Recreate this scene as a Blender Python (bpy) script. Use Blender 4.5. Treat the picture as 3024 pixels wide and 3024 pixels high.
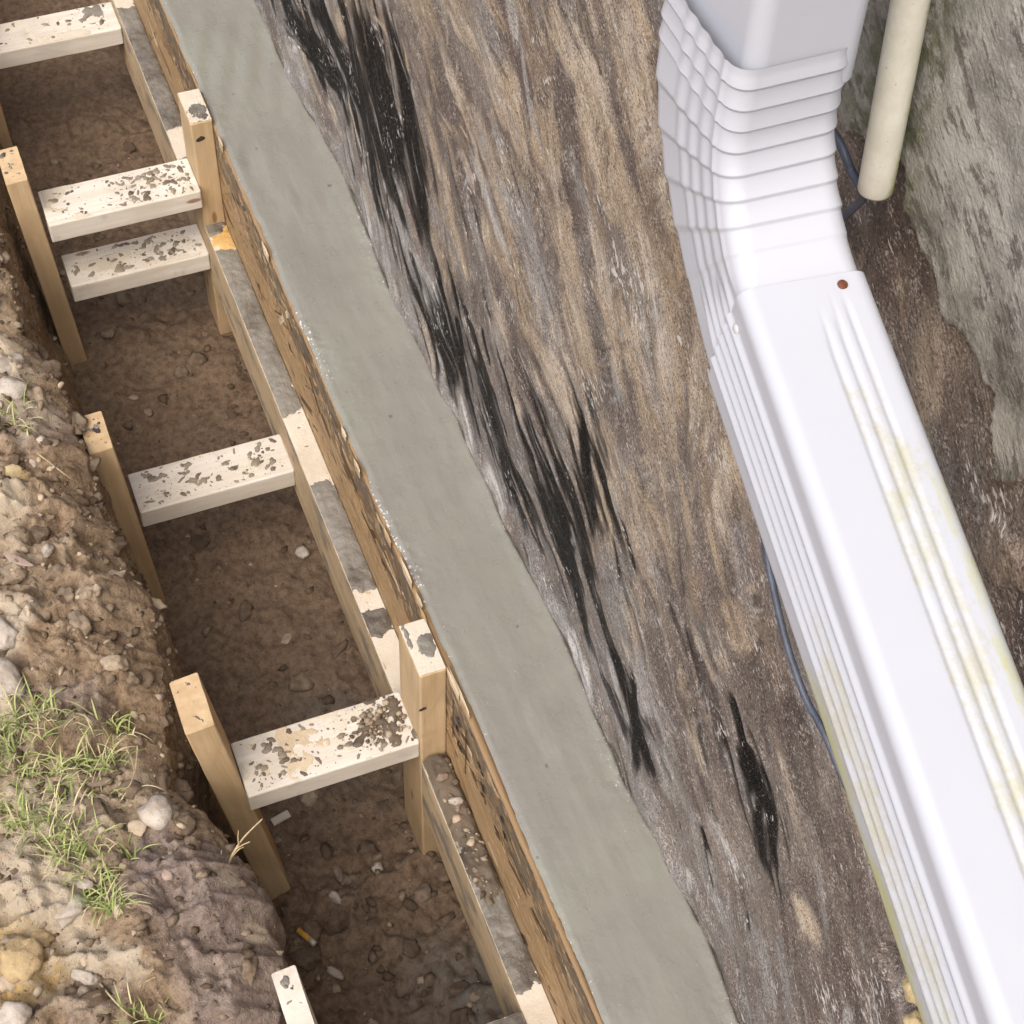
import bpy, bmesh, math, random
import numpy as np
from mathutils import Matrix, Vector, noise as mnoise

# ------------------------------------------------------------------ camera, sky, sun, exposure
# x runs along the trench towards the viewer, y across it towards the house wall, z up; z = 0 is the concrete surface
scene = bpy.context.scene
for o in list(bpy.data.objects):
    bpy.data.objects.remove(o)
COL = scene.collection
RC = np.array([[0.36172, 0.93179, 0.03055], [0.74607, -0.26966, -0.60883], [-0.55906, 0.24302, -0.79272]])
FPX, H = 5243.6, 2.0
cam = bpy.data.cameras.new('camera')
cam.sensor_width = 36.0
cam.lens = FPX / 3024 * 36.0
cam.clip_start, cam.clip_end = 0.02, 300
camo = bpy.data.objects.new('camera', cam)
COL.objects.link(camo)
camo.matrix_world = Matrix([[RC[0][i], -RC[1][i], -RC[2][i], (0, 0, H)[i]] for i in range(3)] + [[0, 0, 0, 1]])
scene.camera = camo

SUN_EL, SUN_AZ = math.radians(54), math.radians(-45)      # azimuth measured from +x towards +y
world = bpy.data.worlds.new('World')
scene.world = world
world.use_nodes = True
wn = world.node_tree
bg = wn.nodes['Background']
sky = wn.nodes.new('ShaderNodeTexSky')
sky.sky_type = 'NISHITA'
sky.sun_disc = False
sky.sun_elevation = SUN_EL
sky.sun_rotation = math.pi / 2 - SUN_AZ
sky.air_density = 1.0
sky.dust_density = 6.0
sky.ozone_density = 0.6
wn.links.new(sky.outputs[0], bg.inputs[0])
bg.inputs[1].default_value = 0.15
sun = bpy.data.lights.new('sun', 'SUN')
sun.energy = 1.1
sun.angle = math.radians(60)
sun.color = (1.0, 0.98, 0.945)
suno = bpy.data.objects.new('sun', sun)
COL.objects.link(suno)
sd = Vector((math.cos(SUN_EL) * math.cos(SUN_AZ), math.cos(SUN_EL) * math.sin(SUN_AZ), math.sin(SUN_EL)))
suno.rotation_euler = sd.to_track_quat('Z', 'Y').to_euler()
suno.location = sd * 20
vs = scene.view_settings
vs.view_transform = 'Standard'
vs.look = 'None'
vs.exposure = 0.58
vs.gamma = 1.0
vs.use_curve_mapping = False
scene.render.engine = 'CYCLES'
scene.cycles.max_bounces = 4
scene.cycles.diffuse_bounces = 3
scene.cycles.glossy_bounces = 2
scene.cycles.use_adaptive_sampling = True
scene.cycles.adaptive_threshold = 0.02

# ------------------------------------------------------------------ helpers
rng = np.random.default_rng(7)
random.seed(7)


def ray(px):                                # px in the 1932 pixel frame of the photograph
    k = 3024 / 1932
    return RC.T @ np.array([(px[0] * k - 1512) / FPX, (px[1] * k - 1512) / FPX, 1.0])


def onz(px, z):
    r = ray(px)
    return np.array([0, 0, H]) + r * ((z - H) / r[2])


def ony(px, y):
    r = ray(px)
    return np.array([0, 0, H]) + r * (y / r[1])


def _hash(ix, iy, iz, seed):
    h = (ix.astype(np.uint32) * np.uint32(374761393) + iy.astype(np.uint32) * np.uint32(668265263)
         + iz.astype(np.uint32) * np.uint32(2147483647) + np.uint32((seed * 1274126177) & 0xffffffff))
    h = (h ^ (h >> np.uint32(13))) * np.uint32(1274126177)
    h = (h ^ (h >> np.uint32(16))) * np.uint32(2246822519)
    h = h ^ (h >> np.uint32(15))
    return h.astype(np.float64) / 4294967295.0


def noise2(x, y, seed=0):
    xi, yi = np.floor(x), np.floor(y)
    fx, fy = x - xi, y - yi
    fx = fx * fx * fx * (fx * (fx * 6 - 15) + 10)
    fy = fy * fy * fy * (fy * (fy * 6 - 15) + 10)
    xi, yi = xi.astype(np.int64), yi.astype(np.int64)
    z = np.zeros_like(xi)
    a, b = _hash(xi, yi, z, seed), _hash(xi + 1, yi, z, seed)
    c, d = _hash(xi, yi + 1, z, seed), _hash(xi + 1, yi + 1, z, seed)
    return (a * (1 - fx) + b * fx) * (1 - fy) + (c * (1 - fx) + d * fx) * fy


def fbm(x, y, seed=0, oct=4, gain=0.5):     # about -1 .. 1
    x, y = np.asarray(x, float), np.asarray(y, float)
    s, a, t = 0, 1.0, 0
    for i in range(oct):
        s = s + a * (noise2(x, y, seed + i) * 2 - 1)
        t += a
        a *= gain
        x, y = x * 2.03 + 17.1, y * 2.03 + 9.7
    return s / t


def sstep(a, b, x):
    t = np.clip((x - a) / (b - a), 0, 1)
    return t * t * (3 - 2 * t)


def axis(*segs):                            # non-uniform axis: (start, end, step) ...
    out = []
    for a, b, s in segs:
        n = max(1, int(round((b - a) / s)))
        out += list(np.linspace(a, b, n, endpoint=False))
    out.append(segs[-1][1])
    return np.array(out)


def mesh_from(name, V, F, mat=None, smooth=True, attrs=None):
    me = bpy.data.meshes.new(name)
    V = np.asarray(V, np.float32)
    if isinstance(F, np.ndarray):
        n, k = F.shape
        me.vertices.add(len(V))
        me.vertices.foreach_set('co', V.ravel())
        me.loops.add(n * k)
        me.loops.foreach_set('vertex_index', F.astype(np.int32).ravel())
        me.polygons.add(n)
        me.polygons.foreach_set('loop_start', np.arange(0, n * k, k, dtype=np.int32))
        me.polygons.foreach_set('loop_total', np.full(n, k, np.int32))
        me.update(calc_edges=True)
    else:
        me.from_pydata([tuple(map(float, v)) for v in V], [], F)
    me.validate()
    if smooth:
        me.polygons.foreach_set('use_smooth', np.ones(len(me.polygons), bool))
    for k, a in (attrs or {}).items():
        a = np.asarray(a, np.float32)
        if a.ndim == 1:
            me.attributes.new(k, 'FLOAT', 'POINT').data.foreach_set('value', a)
        else:
            me.attributes.new(k, 'FLOAT_VECTOR', 'POINT').data.foreach_set('vector', a.ravel())
    if mat:
        me.materials.append(mat)
    return me


def grid_faces(nu, nv, flip=False, base=0):
    i = np.arange(nu - 1)[:, None] * nv + np.arange(nv - 1)[None, :]
    f = np.stack([i, i + nv, i + nv + 1, i + 1], -1).reshape(-1, 4) + base
    return f[:, ::-1] if flip else f


def link(name, me, parent=None, label=None, cat=None, group=None, kind=None):
    o = bpy.data.objects.new(name, me)
    COL.objects.link(o)
    if parent:
        o.parent = parent
    for k, v in (('label', label), ('category', cat), ('group', group), ('kind', kind)):
        if v:
            o[k] = v
    return o


def empty(name, loc, label, cat, group=None):
    o = link(name, None, None, label, cat, group)
    o.location = loc
    o.empty_display_size = 0.05
    return o


def child_world(o, parent):                 # a mesh built in world coordinates under a thing that has a place of its own
    o.parent = parent
    bpy.context.view_layer.update()
    o.matrix_parent_inverse = parent.matrix_world.inverted()


# ------------------------------------------------------------------ node helper
class M:
    def __init__(s, name):
        s.mat = bpy.data.materials.new(name)
        s.mat.use_nodes = True
        s.t = s.mat.node_tree
        s.b = s.t.nodes['Principled BSDF']
        s.out = s.t.nodes['Material Output']

    def n(s, typ, ins=None, **props):
        nd = s.t.nodes.new('ShaderNode' + typ)
        for k, v in props.items():
            setattr(nd, k, v)
        for k, v in (ins or {}).items():
            s.set(nd.inputs[k], v)
        return nd

    def set(s, sock, v):
        if isinstance(v, bpy.types.NodeSocket):
            s.t.links.new(v, sock)
        elif isinstance(v, (tuple, list)) and sock.type == 'RGBA':
            sock.default_value = (*v, 1.0) if len(v) == 3 else v
        else:
            sock.default_value = v

    def attr(s, name, vec=False):
        nd = s.n('Attribute', attribute_name=name)
        return nd.outputs['Vector'] if vec else nd.outputs['Fac']

    def math(s, op, a, b=0.0, clamp=False):
        return s.n('Math', {0: a, 1: b}, operation=op, use_clamp=clamp).outputs[0]

    def vmath(s, op, a, b=(0, 0, 0)):
        return s.n('VectorMath', {0: a, 1: b}, operation=op).outputs[0]

    def noise(s, vec, scale, detail=4, rough=0.55, dist=0.0, col=False):
        nd = s.n('TexNoise', {'Vector': vec, 'Scale': scale, 'Detail': detail, 'Roughness': rough, 'Distortion': dist})
        return nd.outputs['Color' if col else 'Fac']

    def ramp(s, fac, lo, hi, a=0.0, b=1.0):
        return s.n('MapRange', {'Value': fac, 'From Min': lo, 'From Max': hi, 'To Min': a, 'To Max': b},
                   interpolation_type='SMOOTHSTEP').outputs[0]

    def mix(s, fac, a, b, blend='MIX'):
        nd = s.n('Mix', data_type='RGBA', blend_type=blend)
        s.set(nd.inputs[0], fac)
        s.set(nd.inputs[6], a)
        s.set(nd.inputs[7], b)
        return nd.outputs[2]

    def stretch(s, vec, sx, sy, sz=1.0):
        return s.vmath('MULTIPLY', vec, (sx, sy, sz))

    def bump(s, h, strength=0.5, dist=0.002, normal=None):
        i = {'Height': h, 'Strength': strength, 'Distance': dist}
        if normal is not None:
            i['Normal'] = normal
        return s.n('Bump', i).outputs[0]

    def finish(s, color, rough=0.7, normal=None, spec=None, **kw):
        s.set(s.b.inputs['Base Color'], color)
        s.set(s.b.inputs['Roughness'], rough)
        if normal is not None:
            s.set(s.b.inputs['Normal'], normal)
        if spec is not None:
            s.set(s.b.inputs['Specular IOR Level'], spec)
        for k, v in kw.items():
            s.set(s.b.inputs[k.replace('_', ' ')], v)
        return s.mat

    def obj(s):
        return s.n('TexCoord').outputs['Object']

    def rnd(s):
        return s.n('ObjectInfo').outputs['Random']


# ------------------------------------------------------------------ materials
def mat_wall():
    m = M('scraped_foundation_wall')
    F = m.attr('flow', True)
    P = m.obj()
    coat, blk, prg, mossy = m.attr('coat', True), m.attr('tar'), m.attr('parge'), m.attr('moss')
    c0 = lambda v, k: m.math('MULTIPLY', m.math('SUBTRACT', v, 0.5), k)
    add = lambda *a: a[0] if len(a) == 1 else m.math('ADD', a[0], add(*a[1:]))
    hair = m.noise(m.stretch(F, 20.0, 260.0, 1.0), 1.0, 3, 0.65)
    grit = m.noise(P, 330.0, 3, 0.75)
    mid = m.noise(P, 60.0, 5, 0.7)
    spk = m.noise(P, 620.0, 2, 0.6)
    dry = m.math('SUBTRACT', 1.0, m.ramp(blk, 0.3, 0.7))
    c = m.mix(m.ramp(add(mid, c0(hair, 0.5)), 0.34, 0.66, 0, 0.35), coat, m.mix(1.0, coat, (1.5, 1.45, 1.38), 'MULTIPLY'))
    c = m.mix(m.math('MULTIPLY', dry, m.ramp(add(grit, c0(hair, 0.25)), 0.462, 0.405, 0, 0.75)), c, m.mix(1.0, c, (0.28, 0.26, 0.25), 'MULTIPLY'))
    c = m.mix(m.math('MULTIPLY', dry, m.ramp(add(grit, c0(mid, 0.6)), 0.575, 0.64, 0, 0.55)), c, (0.52, 0.485, 0.44))
    c = m.mix(m.math('MULTIPLY', dry, m.ramp(spk, 0.42, 0.36, 0, 0.5)), c, (0.06, 0.05, 0.045))
    c = m.mix(m.ramp(spk, 0.63, 0.69, 0, 0.5), c, (0.50, 0.48, 0.45))
    # parging
    gcol = m.mix(m.ramp(m.noise(P, 13.0, 6, 0.68), 0.36, 0.64), (0.165, 0.163, 0.150), (0.39, 0.385, 0.355))
    tw = m.noise(m.stretch(F, 16.0, 120.0, 1.0), 1.0, 5, 0.68, 0.6)
    gcol = m.mix(m.ramp(add(m.noise(P, 34.0, 5, 0.72), c0(tw, 0.9)), 0.54, 0.64, 0, 0.75), gcol, (0.075, 0.072, 0.064))
    gcol = m.mix(m.ramp(grit, 0.57, 0.66, 0, 0.5), gcol, (0.50, 0.49, 0.46))
    gcol = m.mix(m.math('MULTIPLY', mossy, m.ramp(mid, 0.42, 0.58)), gcol, (0.085, 0.095, 0.038))
    pf = m.ramp(prg, 0.45, 0.55)
    c = m.mix(pf, c, gcol)
    # pale flecks, fainter on the parging
    w = add(m.noise(m.stretch(F, 80.0, 210.0, 1.0), 1.0, 2, 0.5), c0(m.noise(P, 14.0, 3), 0.9))
    c = m.mix(m.math('MULTIPLY', m.ramp(w, 0.715, 0.76), m.ramp(pf, 0.0, 1.0, 0.8, 0.3)), c, (0.58, 0.57, 0.55))
    r = m.ramp(mid, 0.3, 0.7, 0.36, 0.62)
    r = m.n('Mix', {0: m.ramp(blk, 0.3, 0.7), 2: r, 3: 0.48}).outputs[0]
    hb = m.math('MULTIPLY', m.noise(m.stretch(F, 20.0, 260.0, 1.0), 1.0, 2, 0.65), m.ramp(prg, 0.45, 0.55, 0.6, 0.3))
    h = m.math('ADD', hb, m.math('MULTIPLY', m.noise(P, 230.0, 3, 0.75), 0.8))
    return m.finish(c, r, m.bump(h, 0.7, 0.0034), m.ramp(blk, 0.3, 0.7, 0.5, 0.06))


def mat_concrete():
    m = M('wet_fresh_concrete')
    P = m.obj()
    a = m.noise(P, 5.0, 5, 0.6)
    b = m.noise(m.stretch(P, 3.0, 14.0, 1.0), 1.0, 5, 0.65)
    c = m.mix(m.ramp(a, 0.38, 0.62), (0.222, 0.212, 0.186), (0.232, 0.234, 0.196))
    c = m.mix(m.ramp(b, 0.52, 0.72, 0, 0.5), c, (0.27, 0.274, 0.245))
    c = m.mix(m.ramp(m.noise(P, 160.0, 3, 0.7), 0.62, 0.75, 0, 0.35), c, (0.36, 0.36, 0.33))
    c = m.mix(m.ramp(m.noise(P, 46.0, 1, 0.5), 0.765, 0.79, 0, 0.7), c, (0.10, 0.095, 0.08))
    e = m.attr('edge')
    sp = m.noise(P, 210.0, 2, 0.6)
    c = m.mix(m.ramp(m.math('ADD', sp, m.math('MULTIPLY', e, 0.17)), 0.750, 0.800, 0, 0.7), c, (0.72, 0.72, 0.72))      # wet glints painted in as pale flecks, densest near the edges
    h = m.math('ADD', m.noise(P, 150.0, 3, 0.65), m.math('MULTIPLY', m.noise(m.stretch(P, 12.0, 60.0, 1.0), 1.0, 3), 1.0))
    h = m.math('ADD', h, m.math('MULTIPLY', m.math('MULTIPLY', m.noise(P, 110.0, 2, 0.6), e), 4.0))
    r = m.ramp(m.noise(P, 22.0, 4, 0.6), 0.35, 0.65, 0.24, 0.46)
    return m.finish(c, r, m.bump(h, 0.17, 0.0022), 0.6)


def mat_splash(name, dark, light, rough=(0.3, 0.55)):
    m = M(name)
    P = m.obj()
    a = m.noise(P, 30.0, 5, 0.65)
    b = m.noise(P, 260.0, 4, 0.7)
    t = m.attr('tint')
    c = m.mix(m.ramp(m.math('ADD', m.math('MULTIPLY', a, 0.7), m.math('MULTIPLY', t, 0.5)), 0.25, 0.75), dark, light)
    c = m.mix(m.ramp(b, 0.6, 0.75, 0, 0.5), c, tuple(x * 1.6 for x in light))
    return m.finish(c, m.ramp(a, 0.35, 0.65, *rough), m.bump(m.math('ADD', b, a), 0.5, 0.003), 0.5)


def mat_wood(name, pale, dark, stain=0.25, cement=0.0, knot=(0.20, 0.10, 0.045)):
    m = M(name)
    P = m.vmath('ADD', m.obj(), m.n('CombineXYZ', {0: m.math('MULTIPLY', m.rnd(), 9.0), 1: m.math('MULTIPLY', m.rnd(), 3.7), 2: 0.0}).outputs[0])
    warp = m.vmath('ADD', P, m.vmath('MULTIPLY', m.noise(m.stretch(P, 4.0, 12.0, 12.0), 1.0, 3, col=True), (0.0, 0.02, 0.02)))
    g1 = m.noise(m.stretch(warp, 2.2, 70.0, 70.0), 1.0, 6, 0.6)
    g2 = m.noise(m.stretch(warp, 14.0, 420.0, 420.0), 1.0, 3, 0.6)
    w = m.n('TexWave', {'Vector': m.stretch(warp, 1.0, 38.0, 26.0), 'Scale': 1.6, 'Distortion': 3.0, 'Detail': 2.0, 'Detail Scale': 0.6}).outputs['Fac']
    c = m.mix(m.ramp(g1, 0.32, 0.68), dark, pale)
    c = m.mix(m.ramp(w, 0.55, 0.95, 0, 0.30), c, tuple(x * 0.78 for x in dark))
    c = m.mix(m.ramp(g2, 0.58, 0.75, 0, 0.28), c, tuple(x * 0.6 for x in dark))
    d = m.noise(P, 16.0, 6, 0.72)
    c = m.mix(m.ramp(d, 0.54, 0.72, 0, stain), c, (0.16, 0.115, 0.07))
    k = m.n('TexVoronoi', {'Vector': m.stretch(P, 5.5, 17.0, 17.0), 'Scale': 1.0, 'Randomness': 1.0}).outputs['Distance']
    c = m.mix(m.ramp(k, 0.05, 0.10, 0.85, 0.0), c, knot)
    if cement:
        e = m.noise(m.stretch(P, 7.0, 20.0, 20.0), 1.0, 6, 0.7)
        c = m.mix(m.ramp(e, 0.50, 0.60, 0, cement), c, (0.17, 0.16, 0.14))
    c = m.mix(m.ramp(m.noise(P, 240.0, 2, 0.5), 0.70, 0.78, 0, 0.5), c, (0.12, 0.09, 0.06))
    return m.finish(c, m.ramp(g1, 0.3, 0.7, 0.6, 0.85), m.bump(m.math('ADD', g1, m.math('MULTIPLY', g2, 0.5)), 0.4, 0.0012), 0.3)


def mat_osb():
    m = M('osb_strands')
    P = m.obj()
    t = m.attr('tint')
    s = m.attr('soil')
    g = m.noise(m.stretch(m.attr('grain', True), 20.0, 500.0, 1.0), 1.0, 4, 0.6)
    c = m.mix(m.ramp(t, 0.0, 1.0), (0.175, 0.108, 0.052), (0.41, 0.28, 0.15))
    c = m.mix(m.ramp(t, 0.86, 0.93), c, (0.58, 0.48, 0.33))
    c = m.mix(m.ramp(t, 0.20, 0.10), c, (0.075, 0.045, 0.024))
    c = m.mix(m.ramp(g, 0.45, 0.75, 0, 0.55), c, (0.17, 0.10, 0.045))
    c = m.mix(m.ramp(m.math('ADD', s, m.math('MULTIPLY', m.math('SUBTRACT', m.noise(P, 34.0, 6, 0.7), 0.5), 2.2)), 0.55, 0.95, 0, 0.88), c, (0.115, 0.095, 0.072))
    return m.finish(c, 0.62, m.bump(m.math('ADD', g, m.noise(P, 300.0, 3)), 0.4, 0.001), 0.35)


def mat_soil(name, dark, mid, light, yellow=None, rough=(0.8, 0.95), wet=0.0, bumpd=0.006):
    m = M(name)
    P = m.obj()
    a = m.noise(P, 11.0, 6, 0.68)
    b = m.noise(P, 75.0, 6, 0.72)
    f = m.noise(P, 380.0, 4, 0.7)
    k = m.attr('dark')
    c = m.mix(m.ramp(b, 0.32, 0.66), dark, mid)
    c = m.mix(m.ramp(m.math('ADD', a, m.attr('pale')), 0.50, 0.95, 0, 0.95), c, light)
    if yellow:
        c = m.mix(m.math('MULTIPLY', m.attr('yellow'), m.ramp(b, 0.35, 0.6)), c, yellow)
    c = m.mix(m.math('MULTIPLY', k, m.ramp(a, 0.25, 0.6, 0.75, 1.0)), c, m.mix(m.ramp(b, 0.30, 0.72), (0.165, 0.126, 0.106), (0.35, 0.28, 0.24)))
    c = m.mix(m.ramp(f, 0.60, 0.76, 0, 0.55), c, light)
    c = m.mix(m.ramp(m.noise(P, 170.0, 2, 0.6), 0.36, 0.28, 0, 0.65), c, tuple(x * 0.35 for x in dark))
    r = m.ramp(a, 0.35, 0.65, *rough)
    if wet:
        wf = m.attr('wet')
        c = m.mix(m.math('MULTIPLY', wf, m.ramp(b, 0.38, 0.55)), c, (0.17, 0.155, 0.13))
        r = m.n('Mix', {0: wf, 2: r, 3: 0.38}).outputs[0]
    h = m.math('ADD', m.math('MULTIPLY', b, 1.0), m.math('MULTIPLY', f, 0.4))
    return m.finish(c, r, m.bump(h, 0.8, bumpd), 0.25)


def mat_clod(name, dark, light, rough=0.9):
    m = M(name)
    P = m.obj()
    t = m.attr('tint')
    c = m.mix(m.ramp(m.math('ADD', t, m.math('MULTIPLY', m.math('SUBTRACT', m.noise(P, 60.0, 5, 0.7), 0.5), 0.9)), 0.0, 1.0), dark, light)
    c = m.mix(m.ramp(m.noise(P, 300.0, 3), 0.6, 0.75, 0, 0.5), c, tuple(x * 0.5 for x in dark))
    return m.finish(c, rough, m.bump(m.noise(P, 260.0, 5, 0.7), 0.6, 0.002), 0.25)


def mat_stone(name, col, col2, rough=0.8):
    m = M(name)
    P = m.vmath('ADD', m.obj(), m.n('CombineXYZ', {0: m.math('MULTIPLY', m.rnd(), 7.0)}).outputs[0])
    c = m.mix(m.ramp(m.noise(P, 45.0, 6, 0.7), 0.35, 0.65), col2, col)
    c = m.mix(m.ramp(m.noise(P, 130.0, 4, 0.7), 0.58, 0.70, 0, 0.6), c, tuple(x * 0.45 for x in col2))
    return m.finish(c, rough, m.bump(m.noise(P, 180.0, 6, 0.72), 0.7, 0.003), 0.3)


def mat_paint():
    m = M('white_painted_aluminium')
    P = m.obj()
    g = m.attr('grime')
    n1 = m.noise(m.stretch(P, 22.0, 40.0, 40.0), 1.0, 7, 0.75)
    n2 = m.noise(P, 240.0, 4, 0.75)
    f = m.math('ADD', m.math('MULTIPLY', m.math('SUBTRACT', n1, 0.5), 2.2), m.math('MULTIPLY', m.math('SUBTRACT', n2, 0.5), 0.9))
    f = m.ramp(m.math('ADD', f, g), 0.36, 1.05, 0, 0.75)
    al = m.mix(m.ramp(m.noise(P, 14.0, 3), 0.4, 0.6), (0.39, 0.375, 0.285), (0.385, 0.38, 0.245))
    c = m.mix(f, (0.455, 0.480, 0.540), al)
    gg = m.ramp(m.math('ADD', m.attr('green'), m.math('MULTIPLY', m.math('SUBTRACT', n1, 0.5), 1.6)), 0.5, 1.1, 0, 0.75)
    c = m.mix(gg, c, (0.42, 0.43, 0.20))
    c = m.mix(m.ramp(m.noise(P, 120.0, 2), 0.74, 0.80, 0, 0.4), c, (0.45, 0.44, 0.42))
    return m.finish(c, m.ramp(n1, 0.3, 0.7, 0.32, 0.5), m.bump(m.noise(P, 40.0, 3), 0.08, 0.002), 0.5)


def mat_plain(name, col, rough=0.6, scale=60.0, var=0.35, spec=0.4):
    m = M(name)
    P = m.obj()
    c = m.mix(m.ramp(m.noise(P, scale, 5, 0.65), 0.35, 0.68), tuple(x * (1 - var) for x in col), col)
    return m.finish(c, rough, m.bump(m.noise(P, scale * 4, 3), 0.25, 0.001), spec)


def mat_tint(name, stops, rough=0.6):
    m = M(name)
    r = m.n('ValToRGB', {0: m.attr('tint')})
    cr = r.color_ramp
    for i, (p, c) in enumerate(stops):
        e = cr.elements[i] if i < 2 else cr.elements.new(p)
        e.position = p
        e.color = (*c, 1)
    return m.finish(r.outputs[0], rough, None, 0.3)


MAT = dict(
    wall=mat_wall(), concrete=mat_concrete(),
    spill=mat_splash('drying_concrete_spill', (0.078, 0.062, 0.046), (0.215, 0.200, 0.170), (0.2, 0.5)),
    haze=mat_splash('dry_mud_haze', (0.50, 0.43, 0.33), (0.61, 0.555, 0.455), (0.7, 0.9)),
    splat=mat_splash('mud_and_cement_splats', (0.085, 0.060, 0.040), (0.25, 0.215, 0.165), (0.35, 0.7)),
    mud=mat_splash('mud_crumbs', (0.05, 0.038, 0.027), (0.135, 0.105, 0.072), (0.5, 0.9)),
    pale=mat_wood('pale_pine', (0.655, 0.62, 0.56), (0.585, 0.53, 0.445), 0.30),
    tan=mat_wood('tan_pine', (0.54, 0.405, 0.245), (0.45, 0.32, 0.18), 0.18),
    amber=mat_wood('amber_pine', (0.52, 0.41, 0.27), (0.42, 0.31, 0.19), 0.45, 0.8),
    osb=mat_osb(),
    floor=mat_soil('damp_trench_soil', (0.112, 0.076, 0.050), (0.225, 0.158, 0.106), (0.31, 0.235, 0.17), rough=(0.6, 0.9), wet=1.0),
    bank=mat_soil('dug_earth', (0.175, 0.122, 0.076), (0.36, 0.265, 0.175), (0.53, 0.45, 0.34), (0.52, 0.36, 0.14), bumpd=0.010),
    clod=mat_clod('earth_clods', (0.10, 0.07, 0.047), (0.50, 0.41, 0.30)),
    stone=mat_stone('pale_stone', (0.50, 0.45, 0.39), (0.34, 0.29, 0.24)),
    yellow=mat_stone('yellow_stone', (0.55, 0.45, 0.26), (0.42, 0.32, 0.17)),
    brown=mat_stone('brown_stone', (0.26, 0.20, 0.15), (0.15, 0.11, 0.08)),
    sand=mat_stone('ochre_clod', (0.50, 0.38, 0.21), (0.38, 0.28, 0.16), 0.95),
    paint=mat_paint(),
    pvc=None,
    cable=mat_plain('blue_grey_cable_sheath', (0.085, 0.10, 0.14), 0.4),
    blackcable=mat_plain('dark_cable_sheath', (0.03, 0.033, 0.04), 0.45),
    rust=mat_plain('rusty_screw', (0.16, 0.05, 0.028), 0.8, 300),
    screw=mat_plain('white_screw', (0.70, 0.70, 0.70), 0.4),
    straw=mat_plain('dry_root', (0.52, 0.41, 0.24), 0.7),
    filter=mat_plain('orange_filter_paper', (0.62, 0.34, 0.06), 0.7),
    paper=mat_plain('white_paper', (0.62, 0.58, 0.50), 0.7),
    leaf=mat_plain('dry_pink_leaf', (0.44, 0.33, 0.27), 0.7),
    ink=mat_plain('black_stamp_ink', (0.055, 0.040, 0.028), 0.7),
    grass=mat_tint('grass_blades', [(0.0, (0.13, 0.18, 0.05)), (1.0, (0.55, 0.47, 0.31)), (0.35, (0.26, 0.33, 0.10)), (0.62, (0.42, 0.45, 0.18)), (0.8, (0.50, 0.45, 0.26))]),
)


def mat_pvc():
    m = M('algae_stained_pvc')
    P = m.obj()
    g = m.attr('green')
    n1 = m.noise(P, 30.0, 6, 0.7)
    n2 = m.noise(P, 260.0, 4, 0.7)
    c = m.mix(m.ramp(n1, 0.35, 0.7), (0.60, 0.59, 0.50), (0.72, 0.71, 0.63))
    c = m.mix(m.ramp(m.math('ADD', g, m.math('MULTIPLY', m.math('SUBTRACT', n1, 0.5), 1.5)), 0.45, 1.0, 0, 0.85), c, (0.27, 0.28, 0.08))
    c = m.mix(m.ramp(n2, 0.64, 0.74, 0, 0.6), c, (0.16, 0.15, 0.09))
    return m.finish(c, 0.55, m.bump(n2, 0.2, 0.001), 0.4)


MAT['pvc'] = mat_pvc()

# ------------------------------------------------------------------ the house wall
WX = np.array([-9, -2.66, -2.43, -2.19, -1.87, -1.60, -1.39, -1.19, -0.95, -0.855, -0.71, -0.62, 4.0])
WY = np.array([0.596, 0.597, 0.591, 0.606, 0.590, 0.598, 0.594, 0.600, 0.589, 0.598, 0.598, 0.590, 0.595])
PARGE = np.array([(-5.0, 1.05), (-1.30, 1.18), (-0.95, 1.20), (-0.829, 1.182), (-0.796, 1.190), (-0.743, 1.205), (-0.733, 1.174), (-0.703, 1.168), (-0.659, 1.143),
                  (-0.634, 1.146), (-0.610, 1.129), (-0.596, 1.138), (-0.590, 1.105), (-0.576, 1.095), (-0.567, 1.082), (-0.555, 1.092),
                  (-0.538, 1.107), (-0.40, 1.09), (0.2, 1.10), (5, 1.1)])
TAR = [(-2.456, 0.122, -2.127, 0.175, 0.035), (-2.291, 0.258, -1.965, 0.221, 0.041), (-2.052, 0.425, -1.828, 0.285, 0.060),
       (-1.869, 0.502, -1.738, 0.252, 0.036), (-2.358, 0.148, -2.251, 0.099, 0.017), (-2.10, 0.33, -1.88, 0.20, 0.03), (-1.618, 0.199, -1.595, 0.134, 0.015),
       (-1.516, 0.279, -1.484, 0.239, 0.011), (-1.201, 0.451, -1.135, 0.311, 0.020), (-1.427, 0.126, -1.382, 0.074, 0.018),
       (-1.255, 0.227, -1.202, 0.193, 0.020), (-0.991, 0.212, -0.942, 0.058, 0.018), (-0.801, 0.447, -0.752, 0.409, 0.013),
       (-0.756, 0.402, -0.699, 0.387, 0.036), (-0.709, 0.370, -0.678, 0.295, 0.020), (-0.797, 0.164, -0.763, 0.147, 0.010),
       (-0.812, 1.204, -0.793, 1.195, 0.006), (-2.7, 0.2, -2.4, 0.16, 0.03), (-3.1, 0.25, -2.6, 0.22, 0.04)]


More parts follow.
